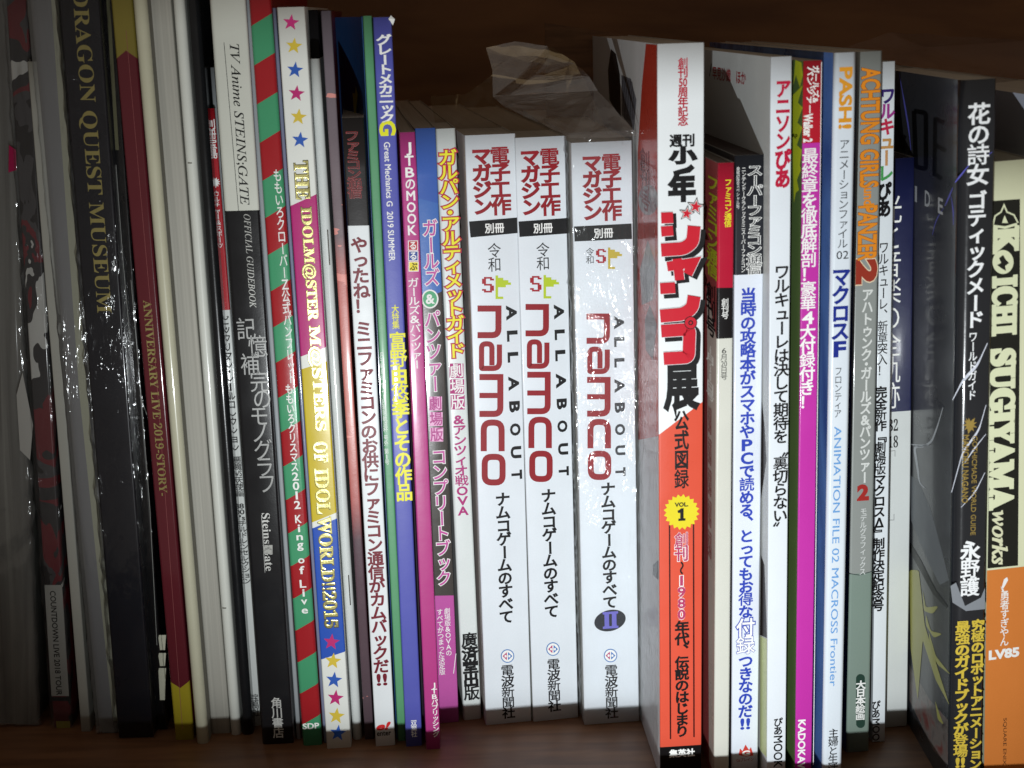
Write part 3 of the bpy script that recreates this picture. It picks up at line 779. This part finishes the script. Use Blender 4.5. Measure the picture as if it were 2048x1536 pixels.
b.sp.H(serif('II'), 1221, 1240, 28, 30, M((110, 106, 190), .4), .04, 2)
N3 = b
sleeve(b, FILM, .0012, .0035, 0, amp=.0012, seed=11, depth=.08, N=120)

# ---------- 27 jump
b = Book('exhibition_catalogue', 'tall thick spine, white with big red lettering above, orange below, black foot', 'book', ((1316, 300), (1319, 1400)), ((1407, 300), (1404, 1400)), (1315, 88), -.075, M(WHITE), r=.0005,
         side=M((214, 214, 214), .4))
s = b.sp
z1 = (b.v(1320, 1498), .0); al, bl = s.ab(1317, 870); ar, br = s.ab(1406, 803); kk = (bl - br) / (ar - al)
b.cover.data.materials[0] = zone_mat([(None, (22, 21, 22)), (b.v(1362, 1492), 0, (214, 84, 62)), (bl + kk * al, kk, (228, 232, 234))], .3, .3)
jr = M((196, 28, 46), .35)
s.V(list('創刊') + ['50'] + list('周年記念'), 1366, 116, 252, 18, M((176, 30, 52)), .03)
s.H('週刊', 1364, 281, 48, 24, ink, .04)
s.V('小', 1366, 295, 327, 46, ink, .07)
s.line([(1386, 332), (1377, 340), (1347, 347)], [11, 12, 9], ink, 1, 'lettering')
s.V('年', 1364, 350, 402, 47, ink, .06)
# slanted katakana logo as thick strokes, black drop below red
logo = [
 [(1322, 436), (1346, 435)], [(1322, 463), (1346, 461)], [(1322, 500), (1368, 497), (1385, 484), (1388, 452)],
 [(1334, 533), (1386, 525), (1375, 548)], [(1354, 517), (1359, 560)],
 [(1320, 577), (1350, 575)], [(1320, 632), (1366, 628), (1384, 616), (1388, 592)],
 [(1322, 662), (1379, 658), (1377, 714), (1327, 717)],
]
bw = [22, 20, 26, 19, 19, 22, 26, 25]
logo = [rounded(p, 9) if len(p) > 2 and i != 3 else p for i, p in enumerate(logo)]
dk = []
for pts, w_ in zip(logo, bw): dk += stroke([(x + 6, y + 5) for x, y in pts], w_ + 9)
# each stroke on a layer of its own so that crossings never share a plane
for i, (pts, w_) in enumerate(zip(logo, bw)):
    s.P(stroke([(x + 7, y + 6) for x, y in pts], w_ + 7), ink, 1 + i * .3, 'logo_shadow')
for i, (pts, w_) in enumerate(zip(logo, bw)):
    s.P(stroke(pts, w_ + 2.5), M((214, 214, 216), .4), 4 + i * .3, 'logo_edge')
for i, (pts, w_) in enumerate(zip(logo, bw)):
    s.P(stroke(pts, w_), jr, 7 + i * .3, 'logo_letter')
for cx, cy, r in ((1373, 427, 17), (1391, 413, 19)):
    s.star(cx, cy, r, M((60, 50, 52)), 10, rot=.15); s.star(cx, cy, r * .82, whitei, 10.6, rot=.15); s.star(cx, cy, r * .68, jr, 11.2, rot=.15)
s.ell(1381, 645, 13, 13, ink, 10); s.ell(1381, 645, 11.5, 11.5, jr, 10.6); s.ell(1381, 645, 5, 5, ink, 11.2); s.ell(1381, 645, 2.6, 2.6, jr, 11.8)
s.V('展', 1363, 729, 818, 60, ink, .05, cell=.95)
s.V('公式図録', 1363, 822, 978, 26, ink, .03, cell=.9)
s.star(1363, 1024, 36, M((222, 206, 40)), 1, 20, .84, name='starburst'); s.H('VOL.', 1363, 1009, 26, 8, ink, .04, 2); s.H(serif('1'), 1363, 1029, 13, 22, ink, .05, 2)
s.line([(1339, 1050), (1341, 1478)], 3, M((60, 14, 14)), .8); s.line([(1387, 1045), (1388, 1474)], 3, M((60, 14, 14)), .8)
s.V('創刊', 1363, 1066, 1122, 25, M((176, 60, 100)), .03, 1, (whitei, .07))
s.V('〜', 1363, 1124, 1148, 20, ink, .03)
s.V('1980', 1363, 1150, 1240, 17, M((176, 60, 100)), .03, 1, (whitei, .07))
s.V('年代、伝説のはじまり', 1364, 1243, 1474, 25, ink, .04)
s.H('集英社', 1364, 1506, 50, 15, whitei, .04)
lf = b.lf
orng = M((206, 60, 44), .3, .3)
lf.P([[(1292, 88), (1284, 170), (1276, 300), (1300, 300), (1316, 90)], [(1276, 300), (1275, 560), (1300, 560), (1300, 300)], [(1300, 300), (1300, 560), (1316.5, 560), (1316, 90)],
      [(1275, 560), (1276, 880), (1317, 872), (1316.5, 560)]], orng, 1, 'printed_red_area')
dkp = patch_mat([(60, 60, 64), (150, 150, 152), (205, 205, 205)], 120, .35, .2)
lf.P([[(1222, 98), (1216, 140), (1219, 200), (1232, 222), (1242, 235), (1240, 150), (1232, 108)]], M((36, 34, 34)), 1, 'printed_drawing')
lf.P([[(1243, 150), (1244, 230), (1268, 262), (1273, 200), (1262, 158)]], M((110, 110, 118)), 1, 'printed_drawing')
for i in range(7):
    lf.line([(1244 + i * 3.4, 152 + i * 2), (1247 + i * 3.6, 185 + i * 4), (1250 + i * 3, 240)], .9, ink, 2, 'drawn_line')
lf.ell(1297, 400, 20, 30, dkp, 2, 'printed_drawing')
lf.P([[(1280, 540), (1296, 480), (1312, 530), (1306, 600), (1284, 610)]], dkp, 2, 'printed_drawing')
lf.P([[(1290, 640), (1300, 610), (1314, 650), (1306, 720), (1292, 700)]], M((150, 150, 154)), 2, 'printed_drawing')
lf.V('創刊号', 1290, 300, 420, 18, M((130, 36, 40)), .03, 2)
lf.P([[(1306, 1130), (1317, 1120), (1317, 1160), (1306, 1150)]], M((120, 120, 122)), 1, 'printed_patch')
sleeve(b, film_mat('side_film', cover=.02, bump=.5, scale=40, refl=.4, stretch=(1, 1, .25)), .0008, -.045, 0, amp=.0006, seed=21, depth=.05, N=130, left_only=True)

# ---------- 28 red famicom reprint
b = Book('reprint_magazine', 'short magazine with glossy red top, black band and cream lower spine', 'magazine', ((1436, 400), (1428, 1400)), ((1468, 400), (1460, 1400)), (1437, 326), -.062, M((214, 214, 204)), r=.0009,
         side=(M((150, 66, 66), .3, .3), M((120, 20, 30))), depth=.17, pages=(120, 110, 100))
b.cover.data.materials[0] = zone_mat([(None, (206, 206, 196)), (b.v(1448, 677), .0, (20, 18, 20)), (b.v(1450, 575), .03, (176, 24, 52))], .26, .4)
b.sp.V('ファミコン通信', 1456, 358, 454, 13, yl, .02); b.sp.V('創刊号', 1450, 597, 638, 13, whitei, .01)
b.sp.V(['6', '月', '20', '日', '号'], 1448, 695, 760, 13, ink, .0)
b.lf.P([[(1414, 575), (1418, 1520), (1433, 1560), (1435, 680)]], M((196, 180, 170), .3, .3), 1, 'printed_area')
b.lf.V('ファミコン通信', 1425, 352, 555, 20, M((166, 172, 40)), .03, 1)
b.lf.V('創刊号', 1422, 568, 672, 17, ink, .03, 2); b.lf.V('6月20日号', 1421, 690, 800, 15, M((235, 232, 225)), .02, 2)
for i in range(5): b.lf.V('特報誌面情報', 1420, 815 + i * 62, 868 + i * 62, 7, M((150, 60, 60)), .0, 2)
# ---------- 29 super famicom
b = Book('console_magazine', 'thick white spine with a black top block and blue vertical lettering', 'magazine', ((1470, 400), (1463, 1400)), ((1528, 400), (1518, 1400)), (1473, 311), -.065, M((214, 214, 204)), r=.0008,
         side=(M((60, 56, 58)), M((40, 38, 40))), depth=.18, pages=(70, 60, 56))
b.cover.data.materials[0] = zone_mat([(None, (216, 222, 232)), (b.v(1498, 549), .0, (34, 36, 42))], .36, .2)
s = b.sp
s.V('スーパーファミコン通信', 1509, 331, 548, 28, M((34, 36, 42)), .0, 1, (whitei, .045), cell=1.02)
s.V('ニンテンドークラシックミニスーパーファミコン', 1487, 334, 545, 8, whitei, .01)
s.V('発売記念スペシャル号', 1476, 334, 418, 6, whitei, .0)
bl_ = M((44, 66, 172), .4)
s.V(list('当時の攻略本がスマホやPCで読める、とってもお得な'), 1494, 577, 1236, 27, bl_, .035)
s.V('付録', 1491, 1238, 1308, 33, whitei, .02, 1, (bl_, .07))
s.V(list('つきなのだ') + ['!!'], 1491, 1310, 1460, 26, bl_, .035)
s.P([[(1477, 1510), (1480, 1497), (1485, 1502), (1491, 1489), (1498, 1500), (1502, 1494), (1507, 1511), (1492, 1513)]], M((196, 60, 50)), 1, 'emblem_mark')
s.H('G', 1492, 1506, 14, 9, whitei, .05, 2); s.H('Gzブレイン', 1490, 1519, 34, 7, M((150, 60, 60)), .01)
# ---------- 30 anison
b = Book('anime_song_magazine', 'tall white spine with crimson title and black vertical lettering', 'magazine', ((1541, 300), (1534, 1400)), ((1582, 300), (1573, 1400)), (1545, 114), -.062, M((220, 226, 232), .3, .2), r=.0005,
         side=(M((204, 206, 204), .4), M((150, 160, 40))), depth=.19)
s = b.sp
cr = M((182, 24, 58), .4)
s.V('アニソン', 1566, 160, 300, 27, cr, .04); s.V('ぴあ', 1565, 300, 376, 28, cr, .05)
s.V('ワルキューレは決して期待を〝裏切らない〟', 1562, 530, 1070, 27, ink, .025)
s.V('ぴあ', 1556, 1436, 1470, 16, ink, .03); s.R('MOOK', 1556, 1472, 1534, 17, ink, .02)
b.lf.H('早見沙織　ほか', 1457, 151, 66, 26, M((160, 50, 56)), .02, 1, slope=.0); b.lf.H('/', 1421, 140, 5, 26, ink, 0, 1)
for q_ in ([(1523, 790), (1522, 1000), (1533, 920), (1529, 850)], [(1522, 1110), (1520, 1270), (1534, 1276), (1529, 1130)]):
    b.lf.P([q_], M((50, 44, 42)), 1, 'printed_picture')
b.lf.P([[(1520, 1272), (1520, 1500), (1536, 1520), (1534, 1278)]], M((206, 214, 160)), 1, 'printed_picture')
# ---------- 31 walker
b = Book('magenta_magazine', 'spine red at the top and bright magenta below with white lettering', 'magazine', ((1606, 300), (1591, 1400)), ((1641, 300), (1626, 1400)), (1608, 122), -.06, M((190, 50, 160)), r=.0005,
         side=(M((90, 112, 66), .4), M((210, 216, 220))), depth=.19)
b.cover.data.materials[0] = zone_mat([(None, (186, 50, 158)), (b.v(1622, 286), 0, (178, 28, 44))], .3, .3)
s = b.sp
s.R('ガールズ&', 1632, 132, 205, 13, whitei, .03); s.R('パンツァー', 1620, 134, 226, 13, whitei, .03); s.R('Walker 2', 1616, 228, 284, 17, whitei, .04)
s.V('最終章を徹底解剖！豪華4大付録付き！', 1617, 297, 818, 28, whitei, .025)
s.R('KADOKAWA', 1603, 1440, 1560, 14, whitei, .03)
s.line([(1643, 124), (1626.5, 1530)], 1.2, whitei, 1)
b.lf.P([[(1591, 120), (1587, 170), (1592, 150), (1600, 175), (1606, 150), (1603, 125)], [(1586, 190), (1586, 330), (1600, 330), (1604, 300), (1594, 290), (1605, 255), (1595, 245), (1606, 215), (1596, 205), (1606, 170)],
        [(1586, 330), (1588, 405), (1592, 385), (1598, 380), (1594, 360), (1602, 340), (1600, 330)]], M((196, 204, 50)), 1, 'printed_starburst')
b.lf.H('AP', 1590, 272, 10, 9, ink, .02, 2)
# ---------- 32 PASH
b = Book('animation_file', 'white rounded spine with orange heading, dark blue title and light blue lettering', 'book', ((1666, 300), (1648, 1400)), ((1710, 300), (1687, 1400)), (1668, 106), -.078, M((212, 220, 228), .26, .4), r=.0016,
         side=(patch_mat([(60, 84, 150), (96, 130, 190), (44, 50, 110)], 25, .3, .3, (1, 1, .4)), M((60, 90, 160))), depth=.2)
s = b.sp
s.R('PASH!', 1691, 136, 256, 24, M((214, 146, 40), .4), .04)
s.V('アニメーションファイル', 1687, 279, 497, 19, ink, .0); s.H('02', 1685, 510, 24, 16, ink, 0)
s.V('マクロスF', 1681, 536, 716, 32, M((26, 42, 130), .4), .04)
s.V('フロンティア', 1676, 734, 836, 14, ink, .0)
s.R('ANIMATION FILE 02 MACROSS Frontier', 1671, 853, 1372, 14, M((96, 150, 206), .4), .005)
s.V('主婦と生活社', 1666, 1458, 1562, 18, ink, .01)
# ---------- 33 achtung
b = Book('model_book', 'grey spine with condensed orange capitals and a dark green capsule near its foot', 'book', ((1715, 300), (1691, 1400)), ((1758, 300), (1744, 1400)), (1716, 104), -.062, M((136, 140, 136)), r=.0012,
         side=(M((70, 90, 150)), M((120, 124, 120))), depth=.2)
b.cover.data.materials[0] = zone_mat([(None, (124, 140, 130)), (b.v(1717, 1147), 0, (142, 146, 142))], .3, .3)
s = b.sp
og = M((224, 136, 34), .4)
s.R('ACHTUNG GIRLS', 1740, 136, 374, 35, og, .03, 1, (M((120, 70, 30)), .05)); s.R('und', 1738, 376, 410, 20, og, .03); s.R('PANZER', 1735, 412, 520, 35, og, .03, 1, (M((120, 70, 30)), .05))
s.R('2', 1733, 524, 562, 36, M((150, 52, 36)), .07, 1, (M((220, 200, 170)), .1))
s.V('アハトゥンク・ガールズ&パンツァー', 1732, 578, 966, 20, M((214, 216, 212)), .03)
s.V('2', 1726, 968, 1002, 26, M((160, 44, 40)), .06)
s.V('モデルグラフィックス', 1726, 1016, 1150, 12, M((206, 208, 206)), .01)
s.line([(1690, 1146), (1718, 1150), (1747, 1142)], 1.4, M((50, 60, 60)), 1)
caps = [(1721 + 9 * math.cos(t), (1357 if math.sin(t) < 0 else 1447) + 9 * math.sin(t)) for t in [-math.pi * 2 * i / 24 for i in range(24)]]
s.P([caps], M((38, 62, 52)), 1, 'printed_capsule'); s.V('大日本絵画', 1721, 1362, 1440, 17, whitei, .04, 2)
# ---------- 34 walkure
b = Book('idol_magazine', 'narrow white spine with a rainbow coloured title and black lettering', 'magazine', ((1760, 300), (1746, 1400)), ((1788, 300), (1771, 1400)), (1762, 124), -.062, M((220, 226, 230), .3, .2), r=.0004,
         side=M((180, 186, 190)), depth=.2)
s = b.sp
for i, (ch, c) in enumerate(zip('ワルキューレ', ((50, 30, 100), (150, 50, 130), (186, 40, 70), (190, 140, 80), (190, 140, 90), (70, 150, 80)))):
    s.V(ch, 1775 - i * .7, 176 + i * 31, 208 + i * 31, 27, M(c, .4), .04)
s.V('ぴあ', 1768, 366, 434, 25, ink, .05)
s.V('ワルキューレ、新章突入！', 1766, 484, 752, 18, ink, .01)
s.V('完全新作『劇場版マクロスΔ』制作決定記念号', 1759, 774, 1222, 21, ink, .035)
s.V('ぴあ', 1752, 1402, 1436, 15, ink, .03); s.R('MOOK', 1752, 1438, 1494, 14, ink, .02)
# ---------- 35 navy/white
b = Book('concert_history_book', 'spine navy above and white below with large white characters cut off', 'book', ((1768, 500), (1755, 1400)), ((1824, 500), (1818, 1400)), (1790, 317), -.045, M((206, 208, 206)), r=.0006,
         side=M((30, 34, 60)), depth=.19, pages=(90, 88, 84))
b.cover.data.materials[0] = zone_mat([(None, (206, 210, 208)), (b.v(1796, 823), 0, (26, 30, 66))], .32, .2)
s = b.sp
s.V('光と音楽の全軌跡', 1780, 392, 818, 40, whitei, .0)
s.H(serif('1982'), 1776, 851, 40, 24, ink); s.H(serif('2018'), 1776, 884, 40, 24, ink)
s.line([(1775, 903), (1790, 901), (1790, 913)], 1, M((120, 120, 120)), 1); s.line([(1788, 1028), (1788, 1040), (1775, 1040)], 1, M((120, 120, 120)), 1)
# ---------- 36 gothic
b = Book('world_guide', 'thick glossy black spine with white title, white curves and yellow lettering', 'book', ((1925, 300), (1899, 1400)), ((1985, 300), (1968, 1400)), (1920, 161), -.098, M((38, 39, 42), .22, .5), r=.0042, rright=.0006,
         side=(M((46, 47, 51), .3, .3), M((40, 40, 44))), depth=.17)
s = b.sp; lf = b.lf
wm = M((236, 238, 240), .4)
s.V('花の詩女', 1957, 208, 370, 40, wm, .025); s.V('ゴティックメード', 1952, 384, 656, 34, wm, .03); s.V('ワールドガイド', 1945, 664, 800, 16, wm, .015)
gd = M((176, 150, 80), .35, 0, .5)
s.star(1940, 850, 15, gd, 1, 9, .5, name='crest'); s.P([[(1932, 836), (1940, 846), (1950, 835), (1944, 858), (1936, 868)]], gd, 2, 'crest')
s.R('GOTHICMADE WORLD GUIDE', 1948, 872, 1070, 10, gd, .01); s.R('MAMORU NAGANO', 1931, 870, 1006, 12, gd, .02)
s.V('永野護', 1940, 1084, 1192, 34, wm, .035)
yg = M((206, 180, 66), .4)
s.V('究極のロボットアニメーションの', 1953, 1240, 1560, 23, yg, .04); s.V(list('最強のガイドブックが登場') + ['!!'], 1923, 1243, 1536, 26, yg, .045)
ltg = M((206, 210, 222), .3)
s.line(rounded([(1975, 690), (1960, 730), (1925, 760), (1898, 800), (1884, 850)], 18), [1, 2.5, 3.5, 4, 5, 5, 5, 6, 7, 7, 7, 7, 6, 5, 5, 5, 4, 4, 3.5, 2][:20], ltg, 1, 'printed_curve') if False else None
def curve(face, pts, w0, w1, mat, layer=1):
    q = rounded(pts, 14); n = len(q); face.P(stroke(q, [w0 + (w1 - w0) * math.sin(math.pi * i / (n - 1)) for i in range(n)]), mat, layer, 'printed_curve')
curve(s, [(1975, 686), (1955, 730), (1925, 762), (1905, 800)], 1.5, 6, ltg, .6)
curve(s, [(1972, 810), (1958, 860), (1925, 905), (1903, 985)], 1.2, 4, ltg, .6)
curve(s, [(1972, 868), (1948, 898), (1930, 925)], 1, 3, ltg, .3); curve(s, [(1970, 945), (1950, 985), (1922, 1015)], 1, 3, ltg, .6)
vio = M((96, 96, 190), .3)
curve(s, [(1984, 304), (1974, 312)], 1, 2, vio, .6); curve(s, [(1938, 330), (1922, 350), (1910, 365)], 1.5, 3, vio, .6)
s.P([[(1901, 1172), (1912, 1165), (1930, 1212), (1962, 1195), (1970, 1175), (1970, 1218), (1932, 1222), (1905, 1205)]], M((130, 134, 140)), .6, 'printed_armour')
curve(lf, [(1906, 375), (1899, 392), (1890, 412)], 1.5, 3, vio, 1); curve(lf, [(1902, 392), (1907, 420), (1907, 450)], 1, 2.5, vio, 1.5)
curve(lf, [(1798, 145), (1808, 200), (1818, 260), (1822, 300)], 1, 3, vio, 1); curve(lf, [(1888, 415), (1872, 440), (1865, 470)], .6, 1.6, vio, 1)
blk = M((8, 8, 9), .35, 0)
lf.P(stroke(rounded([(1828, 222), (1852, 226), (1852, 338), (1832, 334), (1828, 222)], 6), 9), blk, 1, 'embossed_letter')
for pts in ([(1871, 235), (1869, 352)], [(1871, 238), (1888, 246)], [(1871, 290), (1892, 302)], [(1869, 347), (1884, 358)], [(1797, 212), (1806, 300)], [(1797, 270), (1812, 276)]):
    lf.P(stroke(pts, 8), blk, 1.3 + random.random(), 'embossed_letter')
for ch, x, y, w_ in (('I', 1832, 388, 3), ('D', 1855, 398, 10), ('E', 1881, 412, 9)): lf.H(ch, x, y, w_, 30, M((170, 172, 174)), .02, 1)
curve(lf, [(1886, 815), (1876, 850), (1862, 888), (1840, 893), (1828, 890), (1836, 940), (1839, 970), (1850, 976)], 1.5, 5, M((176, 180, 184)), 1.2)
wing = M((158, 156, 84), .35, .2)
for pts in ([(1819, 1140), (1838, 1140), (1850, 1250), (1880, 1350), (1900, 1412), (1872, 1360), (1846, 1280), (1836, 1400), (1822, 1300)],
            [(1846, 1180), (1852, 1215), (1878, 1212), (1866, 1228), (1848, 1222)], [(1852, 1228), (1862, 1262), (1886, 1268), (1868, 1276), (1852, 1250)],
            [(1858, 1262), (1872, 1312), (1902, 1350), (1876, 1330), (1860, 1300)], [(1870, 1400), (1880, 1430), (1888, 1450), (1876, 1440)]):
    c_ = (sum(p[0] for p in pts) / len(pts), sum(p[1] for p in pts) / len(pts))
    lf.P([rounded([p for p in pts[::-1]], 6, True)], wing, 1 + .3 * (pts[0][0] % 7), 'printed_wing')
lf.P([[(1819, 950), (1836, 960), (1862, 1020), (1886, 1110), (1898, 1160), (1880, 1170), (1850, 1110), (1822, 1040)]], M((96, 100, 104)), .6, 'printed_armour')
lf.P([[(1818, 1080), (1842, 1120), (1872, 1180), (1896, 1212), (1893, 1216), (1866, 1188), (1838, 1136), (1818, 1100)]], blk, 2.6, 'printed_line')
lf.P([[(1819, 1330), (1860, 1400), (1896, 1440), (1896, 1530), (1866, 1500), (1819, 1400)]], patch_mat([(60, 50, 50), (110, 104, 100), (110, 60, 56)], 90), .4, 'printed_picture')
# ---------- 37 koichi
b = Book('composer_book', 'cream and black spine with big slab serif letters above an orange band', 'book', ((1983, 500), (1969, 1400)), ((2060, 500), (2050, 1400)), (1982, 324), -.085, M((216, 218, 184), .45), r=.0006,
         side=M((196, 198, 170)), depth=.17, pages=(170, 168, 150))
s = b.sp
crm = M((218, 222, 186), .45); bk = M((32, 32, 27), .45); orange = M((206, 122, 56), .42)
s.P([[(1985, 402), (1982, 600), (1975, 1137), (2036, 1131), (2040, 600), (2040, 398)]], bk, .6, 'printed_panel')
s.R(serif('K'), 2012, 456, 503, 45, crm, .06); s.ell(2006, 524, 21, 24, crm, 1); s.P([[(1998, 516), (2006, 510), (2012, 520), (2018, 526), (2010, 532), (2012, 542), (2002, 536), (1994, 530), (2002, 526)]], bk, 2, 'silhouette')
s.R(serif('ICHI'), 2009, 554, 668, 45, crm, .06); s.R(serif('SUGIYAMA'), 2004, 700, 1016, 45, crm, .06)
s.R(serif('works', True), 2000, 1022, 1128, 30, M((214, 214, 180)), .03)
dome = [(1986, 450), (1990, 432), (2002, 424), (2008, 410), (2014, 424), (2028, 430), (2036, 446)]
s.line(dome, 3, crm, 1, 'crown'); s.line([(1986, 452), (2010, 455), (2034, 448)], 5, crm, 1.4, 'crown'); s.P([[(2004, 446), (2009, 430), (2016, 446)]], crm, 1, 'crown')
s.P([[(1974, 1141), (1972, 1250), (1968, 1545), (2075, 1545), (2078, 1250), (2078, 1130)]], orange, 1.2, 'paper_band')
s.P([[(2002, 1178), (2008, 1158), (2014, 1154), (2016, 1160), (2007, 1176)], [(2001, 1172), (2008, 1180), (2005, 1184)]], whitei, 3, 'lettering')
s.V('勇者すぎやん', 2009, 1182, 1292, 16, whitei, .01, 2); s.H('LV85', 2008, 1307, 58, 17, whitei, .05, 2, slope=.04)
s.R('SQUARE ENIX', 2009, 1436, 1530, 8, M((60, 40, 30)), .0, 2)
# ---------- 38 tall grey at the right end
b = Book('grey_book', 'tall pale grey book at the right end, standing behind the cream and black spine', 'book', ((2066, 300), (2056, 1400)), ((2190, 300), (2180, 1400)), (2068, 190), -.06, M((200, 204, 214), .4), r=.0006,
         side=M((178, 182, 196), .45), depth=.2)

# ------------------------------------------------------------------ the shelf
def wood(name, c1, c2, rough=.5, sc=(3, 26, 26), bump=.15, coat=0):
    m, nt, bs = new_mat(name); L = nt.links.new
    tc = nt.nodes.new('ShaderNodeTexCoord'); mp = nt.nodes.new('ShaderNodeMapping'); mp.inputs['Scale'].default_value = sc; L(tc.outputs['Object'], mp.inputs[0])
    n = nt.nodes.new('ShaderNodeTexNoise'); n.inputs['Scale'].default_value = 6; n.inputs['Detail'].default_value = 8; n.inputs['Distortion'].default_value = .5; L(mp.outputs[0], n.inputs['Vector'])
    cr_ = nt.nodes.new('ShaderNodeValToRGB'); cr_.color_ramp.elements[0].position = .3; cr_.color_ramp.elements[0].color = lin(c1); cr_.color_ramp.elements[1].position = .7; cr_.color_ramp.elements[1].color = lin(c2)
    L(n.outputs[0], cr_.inputs[0]); L(cr_.outputs[0], bs.inputs['Base Color']); bs.inputs['Roughness'].default_value = rough
    bp = nt.nodes.new('ShaderNodeBump'); bp.inputs['Strength'].default_value = bump; bp.inputs['Distance'].default_value = .0005; L(n.outputs[0], bp.inputs['Height']); L(bp.outputs[0], bs.inputs['Normal'])
    bs.inputs['Coat Weight'].default_value = coat
    return m
def box(name, x0, x1, y0, y1, z0, z1, m, parent=None, bev=.001):
    V_ = [(x, y, z) for z in (z0, z1) for y in (y0, y1) for x in (x0, x1)]
    o = mesh_obj(name, V_, [[0, 2, 3, 1], [4, 5, 7, 6], [0, 1, 5, 4], [2, 6, 7, 3], [0, 4, 6, 2], [1, 3, 7, 5]], m, parent)
    md = o.modifiers.new('edge', 'BEVEL'); md.width = bev; md.segments = 2
    return o
wd = wood('shelf_wood', (96, 63, 42), (136, 96, 66), .45)
wdk = wood('back_wood', (128, 86, 52), (160, 112, 68), .55, (2, 9, 9))
case = bpy.data.objects.new('bookcase', None); COL.objects.link(case); tag(case, 'dark brown wooden bookcase holding the whole row of books', 'bookcase')
box('shelf_board', -.6, .6, -.16, .33, -.02, 0, wd, case)
box('back_panel', -.6, .6, .33, .338, -.02, .6, wdk, case)
box('side_panel', -.62, -.6, -.16, .338, -.02, .6, wdk, case); box('side_panel', .6, .62, -.16, .338, -.02, .6, wdk, case)
box('front_rail', -.6, .6, -.162, -.15, .0003, .0156, wd, case)
box('upper_shelf', -.6, .6, -.05, .33, .56, .58, wdk, case)

# cardboard lying behind the books
def at(px, py, Y): return on_plane(px, py, Vector((0, Y, 0)), Vector((0, 1, 0)))
cb = wood('cardboard', (98, 66, 40), (128, 90, 58), .7, (8, 8, 60), .1)
p1, p2 = at(1090, 46, .14), at(2200, 205, .10); q1, q2 = at(1090, 46, .15), at(2200, 205, .11)
lowz = .01
V_ = [p1, p2, (p2.x, p2.y, lowz), (p1.x, p1.y, lowz)]; V_ += [(v[0], v[1] + .006, v[2]) for v in V_]
o = mesh_obj('cardboard_sheet', V_, [[0, 3, 2, 1], [4, 5, 6, 7], [0, 1, 5, 4], [1, 2, 6, 5], [2, 3, 7, 6], [3, 0, 4, 7]], cb)
tag(o, 'brown cardboard sheet standing behind the books, its top edge sloping down to the right', 'cardboard')

# crumpled bag film above the thick white books
def facets(name, pts, faces, mat, label, cat, sub=3, amp=.0008):
    V_ = [at(x, y, Y) for x, y, Y in pts]
    o = mesh_obj(name, V_, faces, mat)
    m1 = o.modifiers.new('sub', 'SUBSURF'); m1.subdivision_type = 'SIMPLE'; m1.levels = m1.render_levels = sub
    tx = bpy.data.textures.new('crumple', 'CLOUDS'); tx.noise_scale = .012; tx.noise_depth = 2
    m2 = o.modifiers.new('crumple', 'DISPLACE'); m2.texture = tx; m2.strength = amp * 3; m2.mid_level = .5; m2.texture_coords = 'GLOBAL'
    if label: tag(o, label, cat)
    return o
bagm = film_mat('bag_film', cover=.09, bump=.35, scale=30, refl=1.2, haze=(.55, .5, .46))
brown = film_mat('brown_bag', cover=.34, bump=.4, scale=35, refl=.5, haze=(.30, .21, .11), stretch=(1, 1, 1))
pts = [(1195, 181, 0.006), (1140, 275, -0.008), (1280, 272, -0.012), (1178, 153, 0.006), (1020, 190, 0.016), (985, 192, 0.022), (1010, 215, 0.016), (1070, 150, 0.016), (1100, 110, 0.022), (972, 95, 0.029), (1030, 82, 0.029),
       (1095, 92, 0.026), (1150, 128, 0.016), (1030, 160, 0.022), (985, 140, 0.026), (920, 200, 0.022), (880, 215, 0.026), (930, 265, 0.010), (1040, 268, 0.006), (1180, 120, 0.019), (1250, 100, 0.016)]
fcs = [(0, 1, 2), (0, 6, 1), (0, 3, 4), (0, 4, 5), (0, 5, 6), (3, 7, 4), (3, 12, 7), (7, 12, 8), (7, 8, 13), (4, 7, 13), (13, 8, 11), (13, 11, 14), (14, 11, 10), (14, 10, 9), (5, 13, 14), (4, 13, 5)]
facets('plastic_bag', pts, fcs, bagm, 'crumpled clear plastic bag mouth folded back above the three thick white spines', 'plastic bag')
pts = [(972, 95, 0.064), (1030, 82, 0.066), (1105, 95, 0.060), (1150, 125, 0.055), (1170, 160, 0.051), (1100, 190, 0.051), (1010, 215, 0.046), (930, 190, 0.051), (860, 190, 0.055), (880, 300, 0.033), (1000, 300, 0.033), (1130, 300, 0.033), (985, 150, 0.048), (1070, 130, 0.064), (1060, 160, 0.044), (1230, 300, 0.037)]
fcs = [(0, 12, 13), (0, 13, 1), (1, 13, 2), (2, 13, 3), (3, 13, 14), (3, 14, 4), (13, 12, 14), (4, 14, 5), (12, 7, 6), (12, 6, 14), (14, 6, 5), (7, 8, 9), (7, 9, 6), (6, 9, 10), (6, 10, 5), (5, 10, 11), (5, 11, 15), (5, 15, 4)]
facets('paper_bag', pts, fcs, brown, 'creased brown paper bag lying behind the crumpled plastic, above the thick white spines', 'paper bag', amp=.001)
pts = [(1690, 95, .03), (1780, 65, .06), (2080, 80, .06), (2080, 160, .04), (2080, 200, .03), (1900, 150, .035), (1760, 120, .03), (1850, 95, .07)]
fcs = [(0, 6, 7), (0, 7, 1), (1, 7, 2), (7, 3, 2), (6, 5, 7), (7, 5, 3), (5, 4, 3)]
facets('wrapping_film', pts, fcs, film_mat('brown_film', cover=.22, bump=.5, scale=30, refl=.6, haze=(.4, .3, .26), stretch=(1, 1, 4)), 'thin creased wrapping film over the cardboard above the right-hand books', 'wrapping film')
